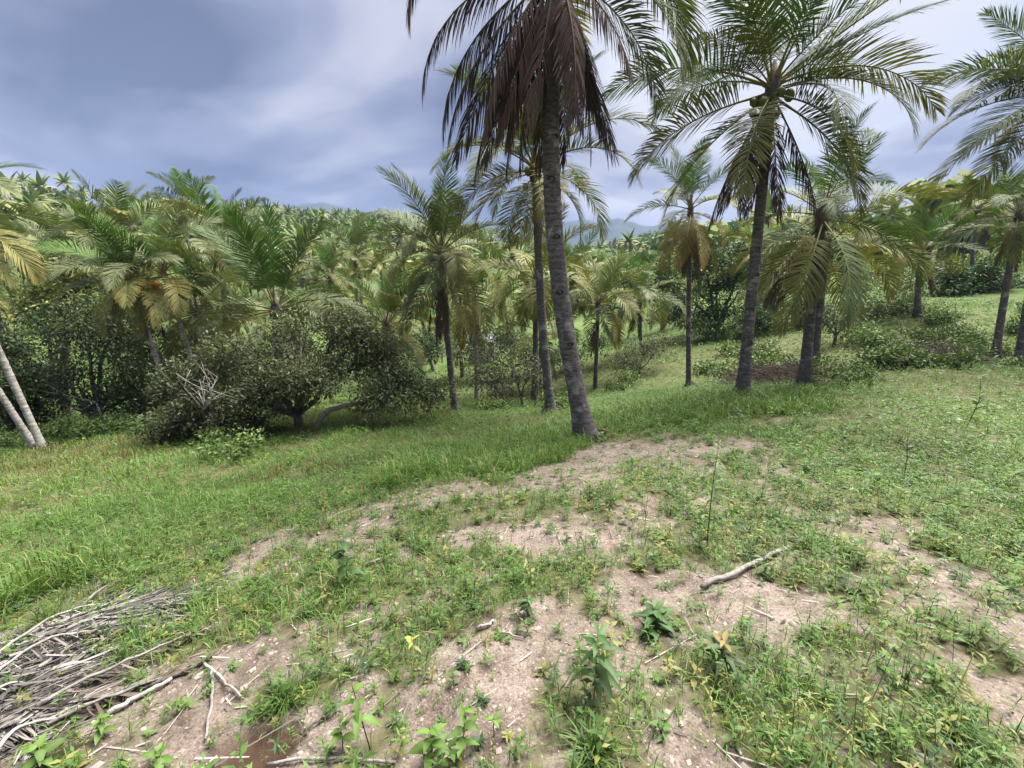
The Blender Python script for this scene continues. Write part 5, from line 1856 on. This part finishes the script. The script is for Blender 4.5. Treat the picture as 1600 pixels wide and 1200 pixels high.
def heap_litter():
    g = np.random.default_rng(64)
    poly = np.array([ground_px(u, v)[:2] for u, v in [(-120, 1190), (-120, 1050), (0, 1010), (110, 955), (220, 940), (300, 925), (310, 942), (220, 985), (170, 1040), (110, 1080), (40, 1199)]])
    lo, hi = poly.min(0), poly.max(0)
    n0 = 5200
    x = g.uniform(lo[0], hi[0], n0)
    y = g.uniform(lo[1], hi[1], n0)
    sd = poly_sd(x, y, poly)
    keep = sd < (fbm(x * 3, y * 3, 8, 2) - 0.5) * 0.35
    x, y, sd = x[keep], y[keep], sd[keep]
    n = len(x)
    a = math.atan2(*(ground_px(210, 935) - ground_px(-30, 1060))[[1, 0]])
    a -= 0.16
    an = a + g.normal(0, 0.5, n) + np.where(g.random(n) < 0.35, g.uniform(-1.6, 1.6, n), 0)
    l = np.clip(np.exp(g.normal(-1.75, 0.5, n)), 0.05, 0.42)
    lift = np.clip(-sd, 0, 0.5) * 0.28 * g.random(n)
    d = np.stack([np.cos(an), np.sin(an), g.normal(0, 0.06, n)], 1)
    an = an + 0.5 * (fbm(x * 5, y * 5, 14, 2) - 0.5) * 3
    B = np.stack([x, y, H(x, y, True) + 0.008 + lift], 1)
    E = B + d * l[:, None]
    E[:, 2] = H(E[:, 0], E[:, 1], True) + 0.006 + lift * g.uniform(0.3, 1.1, n)
    Mi = (B + E) / 2 + g.normal(0, 0.008, (n, 3))
    wv = np.cross(d, [0, 0, 1.0]) + g.normal(0, 0.5, (n, 3))
    wv /= np.linalg.norm(wv, axis=1)[:, None]
    w = (np.exp(g.normal(-5.6, 0.55, n)))[:, None]
    V = np.stack([B - wv * w, B + wv * w, Mi + wv * w, Mi - wv * w, E], 1).reshape(-1, 3)
    o = np.arange(n)[:, None] * 5
    tone = np.where(g.random(n) < 0.5, g.uniform(0.10, 0.40, n), g.uniform(0.5, 1.15, n))
    c = np.array([[0.25, 0.228, 0.220]]) * tone[:, None]
    mb = MB()
    mb.add(V, o + np.array([[0, 1, 2, 3]]), o + np.array([[3, 2, 4]]), np.repeat(c, 5, 0))
    tag(mb.build('palm_leaf_litter', M_DRY), kind='stuff')


heap_litter()


# ------------------------------------------------------------------ sticks and stones
def stick(label, pts_px, r0, r1, mat, seed=0, name='stick', lift=0.012, fork=0, k=8):
    P0 = np.array([ground_px(u, min(v, 1199)) for u, v in pts_px])
    base = P0[0].copy()
    n = 14
    s = np.linspace(0, 1, len(P0))
    ss = np.linspace(0, 1, n)
    g = np.random.default_rng(seed)
    pts = np.stack([np.interp(ss, s, P0[:, j]) for j in range(3)], 1) + g.normal(0, r0 * 0.35, (n, 3)) * [1, 1, 0.3]
    pts[:, 2] = np.maximum(pts[:, 2], H(pts[:, 0], pts[:, 1], True)) + lift + r0 * 0.6
    mb = MB()
    mb.tube(pts - base, np.linspace(r0, r1, n), k, wob=0.22, seed=seed)
    for j in range(fork):                    # splintered end
        i0 = n - 4 + (j % 2)
        d = pts[-1] - pts[n - 5]
        e = pts[-1] + d * g.uniform(0.05, 0.5) + g.normal(0, r0 * 1.6, 3)
        e[2] = max(e[2], h1(e[0], e[1]) + 0.01)
        mb.tube(np.array([pts[i0], (pts[-1] + e) / 2 + g.normal(0, r0 * 0.4, 3), e]) - base, [r1 * 0.8, r1 * 0.6, 0.002], 4)
    root = empty(name, base)
    tag(root, label, 'stick')
    mb.build('wood', mat, root, True)
    return root


stick('thick grey weathered branch with a frayed end, lying across sand and weeds', [(1096, 926), (1140, 905), (1180, 885), (1215, 866)], 0.015, 0.011, M_DEADWOOD, 1, 'fallen_branch', 0.02, 7)
stick('thin bright white stick lying in the weeds near the bottom of the photo', [(1232, 1090), (1280, 1088), (1340, 1091)], 0.0055, 0.003, M_TWIG, 2)
stick('long dark stick half hidden in the weeds beyond the frayed branch', [(1222, 842), (1290, 850), (1312, 852)], 0.013, 0.008, M_DARKWOOD, 3)
stick('dark fallen bough among the weeds on the weedy side', [(1370, 752), (1420, 745), (1480, 742)], 0.02, 0.01, M_DARKWOOD, 4)
stick('straight pale palm rib slanting over the sand beside the heap', [(172, 1118), (220, 1092), (270, 1066)], 0.011, 0.008, M_TWIG, 5)
stick('flat pale strip in the sand, upper arm of a broken pair', [(318, 1042), (350, 1068), (378, 1092)], 0.007, 0.004, M_TWIG, 6)
stick('pale strip pointing down to the dug red earth, lower arm of a broken pair', [(332, 1052), (334, 1095), (322, 1160)], 0.007, 0.005, M_DEADWOOD, 7)
stick('curved vine stem lying along the bottom edge of the photo', [(420, 1198), (520, 1191), (620, 1197)], 0.006, 0.005, M_DEADWOOD, 8)
stick('grey stick among the weeds on the near slope beside the leafy seedling', [(575, 884), (600, 876), (618, 868)], 0.009, 0.006, M_DEADWOOD, 9)
stick('short bleached stick on the bare sand near the middle', [(745, 985), (765, 980), (772, 973)], 0.008, 0.005, M_TWIG, 10)
stick('thin grey twig on the sand pointing away from the short bleached stick', [(778, 990), (800, 996), (818, 1002)], 0.005, 0.003, M_DEADWOOD, 11)
stick('dark twig lying on the far bare sand in front of the thick trunk', [(1020, 752), (1045, 748)], 0.01, 0.006, M_DARKWOOD, 12)
stick('grey twig at the edge of the dug red earth', [(470, 1150), (500, 1128), (520, 1118)], 0.006, 0.004, M_DARKWOOD, 13)
stick('long brown palm rib along the lower side of the heap', [(60, 1150), (160, 1105), (290, 1055), (330, 1030)], 0.012, 0.008, M_DARKWOOD, 14)
stick('pale twig curving over the green weeds above the sand', [(300, 920), (340, 905), (380, 895)], 0.007, 0.004, M_TWIG, 15)


def rock(label, u, v, size, seed):
    g = np.random.default_rng(seed)
    c = ground_px(u, v)
    n, k = 7, 10
    vs = []
    off = g.uniform(-0.18, 0.18, (n, k))
    for i in range(n):
        th = math.pi * (i + 0.5) / n
        for j in range(k):
            ph = j / k * 2 * math.pi
            r = 1 + off[i, j]
            vs.append((r * math.sin(th) * math.cos(ph), r * math.sin(th) * math.sin(ph) * 0.75, -r * math.cos(th) * 0.6))
    vs = np.array(vs) * size + [0, 0, size * 0.35]
    q = [(i * k + j, i * k + (j + 1) % k, (i + 1) * k + (j + 1) % k, (i + 1) * k + j) for i in range(n - 1) for j in range(k)]
    mb = MB()
    vs = np.concatenate([vs, [[0, 0, vs[0:k, 2].mean()], [0, 0, vs[-k:, 2].mean()]]])
    tri = [(n * k, (j + 1) % k, j) for j in range(k)] + [(n * k + 1, (n - 1) * k + j, (n - 1) * k + (j + 1) % k) for j in range(k)]
    mb.add(vs, q, tri)
    o = mb.build('stone', M_ROCK, None, True)
    o.location = tuple(c)
    tag(o, label, 'stone')


rock('round white stone standing out of the left-hand grass, the most visible one', 167, 778, 0.055, 1)
rock('flat pale stone low in the grass nearer the frame edge', 73, 806, 0.05, 2)
rock('small dull stone just uphill of the round white one', 126, 778, 0.03, 3)
rock('flat pale stone among the weeds on the far weedy side', 1498, 659, 0.055, 4)
rock('small pale stone on the sand by the green leafy clump', 1042, 911, 0.016, 5)


# ------------------------------------------------------------------ plants that stand out one by one
def leaf_mesh(name, L, W, col, fold=0.25, droop=0.35):
    s = np.array([0, 0.15, 0.4, 0.7, 1.0])
    w = np.array([0.06, 0.62, 1.0, 0.62, 0.0]) * W / 2
    z = -droop * L * s ** 2
    v, c = [], []
    for i in range(5):
        x = L * s[i]
        v += [(x, -w[i], z[i] + fold * w[i]), (x, 0, z[i]), (x, w[i], z[i] + fold * w[i])]
        c += [col, tuple(np.array(col) * 1.25), col]
    q = []
    for i in range(4):
        a = 3 * i
        q += [(a, a + 3, a + 4, a + 1), (a + 1, a + 4, a + 5, a + 2)]
    return mesh_np(name, v, [np.array(q)], np.array(c), M_WEED, True)


def leafy(label, u, v, height, n, L, asp, col, seed, cat='plant', lean=(0, 0), name='weed_plant', droop=0.4, el=(0.0, 0.6), f0=0.25, stem=None, branches=0, topcol=None):
    g = np.random.default_rng(seed)
    b = ground_px(u, min(v, 1199))
    root = empty(name, b)
    tag(root, label, cat)
    h = height
    mb = MB()
    top = np.array([lean[0] * h, lean[1] * h, h])
    mid = top * 0.5 + g.normal(0, 0.02 * h, 3)
    mb.tube([(0, 0, -0.02), mid, top], [max(0.0025, h * 0.006), max(0.002, h * 0.005), 0.0015], 5)
    for k in range(branches):
        f = g.uniform(0.3, 0.8)
        p0 = top * f
        a = g.uniform(0, 6.28)
        mb.tube([p0, p0 + np.array([math.cos(a), math.sin(a), 0.9]) * h * 0.12, p0 + np.array([math.cos(a), math.sin(a), 1.4]) * h * 0.2], [0.003, 0.002, 0.001], 4)
    mb.build('stem', stem or M_STEM, root)
    meshes = [leaf_mesh('leaf', 1.0, asp, col, droop=droop), leaf_mesh('leaf', 1.0, asp, tuple(np.array(col) * 0.8), droop=droop * 1.4),
              leaf_mesh('leaf', 1.0, asp * 1.1, topcol or tuple(np.array(col) * 1.2), droop=droop * 0.7)]
    for i in range(n):
        f = f0 + (1 - f0) * (i + 0.5) / n
        p = (mid * (2 * f) if f < 0.5 else mid + (top - mid) * (2 * f - 1))
        me = meshes[2 if f > 0.82 else i % 2]
        o = bpy.data.objects.new('leaf', me)
        o.parent = root
        COL.objects.link(o)
        o.location = tuple(p)
        e = g.uniform(*el) + 0.5 * max(0, f - 0.7)
        o.rotation_euler = (g.uniform(-0.4, 0.4), -e, i * 2.4 + g.normal(0, 0.3))
        k = L * g.uniform(0.75, 1.15) * (1.0 - 0.45 * max(0, f - 0.6) / 0.4)
        o.scale = (k, k, k)
    return root


G1, G2, G3 = (0.085, 0.150, 0.030), (0.050, 0.100, 0.030), (0.075, 0.125, 0.040)
leafy('upright dark green weed with long drooping leaves, tallest in the near foreground', 928, 1092, 0.33, 20, 0.125, 0.30, G2, 1, droop=0.55, el=(-0.1, 0.6))
leafy('bright green broad-leaved seedling at the bottom centre', 676, 1196, 0.17, 11, 0.075, 0.55, G1, 2, droop=0.3)
leafy('smaller bright green shoot joined to the broad-leaved seedling at its side', 716, 1180, 0.19, 9, 0.07, 0.55, G1, 3, lean=(0.15, 0.1), droop=0.3)
leafy('half-wilted weed with green top and shrivelled brown leaves below', 580, 1172, 0.25, 9, 0.07, 0.45, G1, 4, stem=M_BROWNSTEM, lean=(-0.25, 0.15), f0=0.45, droop=0.7)
leafy('small sprig with four pointed leaves standing on the sand', 772, 1150, 0.09, 5, 0.055, 0.42, G1, 5, f0=0.8)
leafy('low light green seedling left of the half-wilted weed', 535, 1170, 0.12, 7, 0.06, 0.5, G1, 6, f0=0.4)
leafy('pale weed with a heart-leaved head at the near bottom left corner', 70, 1196, 0.10, 8, 0.075, 0.55, G1, 7, f0=0.3)
leafy('light green weed at the foot of the straight pale rib', 165, 1150, 0.10, 9, 0.06, 0.5, G1, 8, f0=0.3)
leafy('bright weed by the bottom edge next to the dug red earth', 250, 1196, 0.07, 7, 0.055, 0.55, G1, 9, f0=0.3)
leafy('taller seedling with rounded leaves rising from the weeds above the sand', 545, 915, 0.42, 16, 0.11, 0.52, G2, 10, droop=0.4)
leafy('thin seedling with a few green leaves on top beside the taller rounded one', 585, 850, 0.26, 6, 0.10, 0.5, G2, 11, f0=0.7)
leafy('tall slender weed with fine drooping leaves, dark stem, in the middle of the weedy ground', 1104, 856, 0.80, 40, 0.115, 0.17, (0.085, 0.140, 0.042), 12, stem=M_STEM, droop=0.45, f0=0.3)
leafy('slim dark-stemmed sapling sticking up among weeds, far weedy side', 1508, 672, 0.95, 22, 0.17, 0.24, G2, 13, stem=M_BROWNSTEM, droop=0.3, el=(0.3, 1.0))
leafy('sparse twiggy sapling above the dark fallen bough', 1412, 755, 0.62, 10, 0.09, 0.3, G2, 14, stem=M_BROWNSTEM, branches=5, lean=(-0.15, 0))
leafy('thin bare-stemmed weed with a few tiny leaves on the mid sand', 1008, 828, 0.30, 5, 0.04, 0.3, (0.10, 0.08, 0.035), 15, stem=M_BROWNSTEM, branches=3)
leafy('dark green broad-leaved clump just above the upright drooping weed', 1022, 985, 0.13, 22, 0.11, 0.42, G2, 16, f0=0.1, el=(0.1, 0.7))
leafy('clump of narrow dark leaves with two browned ones, right of the upright drooping weed', 1126, 1045, 0.15, 18, 0.12, 0.30, (0.055, 0.085, 0.034), 17, f0=0.15, topcol=(0.19, 0.15, 0.06))
leafy('small leafy weed with round light leaves near the lower right corner', 1452, 1085, 0.13, 9, 0.055, 0.6, G1, 18, f0=0.4)
leafy('yellowing thin seedling on the sand below the short bleached stick', 648, 1060, 0.22, 5, 0.06, 0.35, (0.17, 0.19, 0.05), 19, f0=0.75, stem=M_STALK)
leafy('small dark leafy weed on the sand right of the short bleached stick', 825, 960, 0.10, 12, 0.06, 0.4, G2, 20, f0=0.2)
leafy('light green bushy weed in the open grass below the big bush', 372, 724, 0.35, 22, 0.13, 0.4, G1, 21, f0=0.2)


def tuft(label, u, v, n, h, w, col, seed):
    g = np.random.default_rng(seed)
    b = ground_px(u, min(v, 1199))
    root = empty('grass_tuft', b)
    tag(root, label, 'grass tuft')
    mb = MB()
    a = g.uniform(0, 6.28, n)
    el = g.uniform(0.35, 1.45, n)
    d = np.stack([np.cos(a) * np.cos(el), np.sin(a) * np.cos(el), np.sin(el)], 1)
    mb.blades(np.stack([g.normal(0, h * 0.12, n), g.normal(0, h * 0.12, n), np.full(n, -0.01)], 1), d, h * g.uniform(0.5, 1.15, n), w * g.uniform(0.7, 1.2, n), np.array([col]) * g.uniform(0.75, 1.25, (n, 1)), 0.7)
    o = mb.build('blades', M_WEED, root)
    tag(o, kind='stuff')


tuft('dense green grass tuft on the sand above the dug red earth', 448, 1098, 190, 0.15, 0.005, (0.080, 0.135, 0.032), 1)
tuft('bright narrow-leaved grass tuft below the upright drooping weed', 925, 1180, 160, 0.15, 0.006, (0.085, 0.145, 0.030), 2)
tuft('pale straw-tipped grass tuft in the grass by the heap', 80, 975, 110, 0.28, 0.006, (0.12, 0.17, 0.05), 3)
tuft('small grass tuft on the sand below the yellowing seedling', 545, 1050, 110, 0.10, 0.004, (0.070, 0.120, 0.032), 4)
tuft('grass tuft close to the lower right corner by the bare sand', 1480, 1140, 150, 0.16, 0.005, (0.082, 0.140, 0.034), 5)
tuft('dry straw clump against the foot of the thick front trunk', 950, 684, 160, 0.30, 0.007, (0.24, 0.19, 0.10), 6)
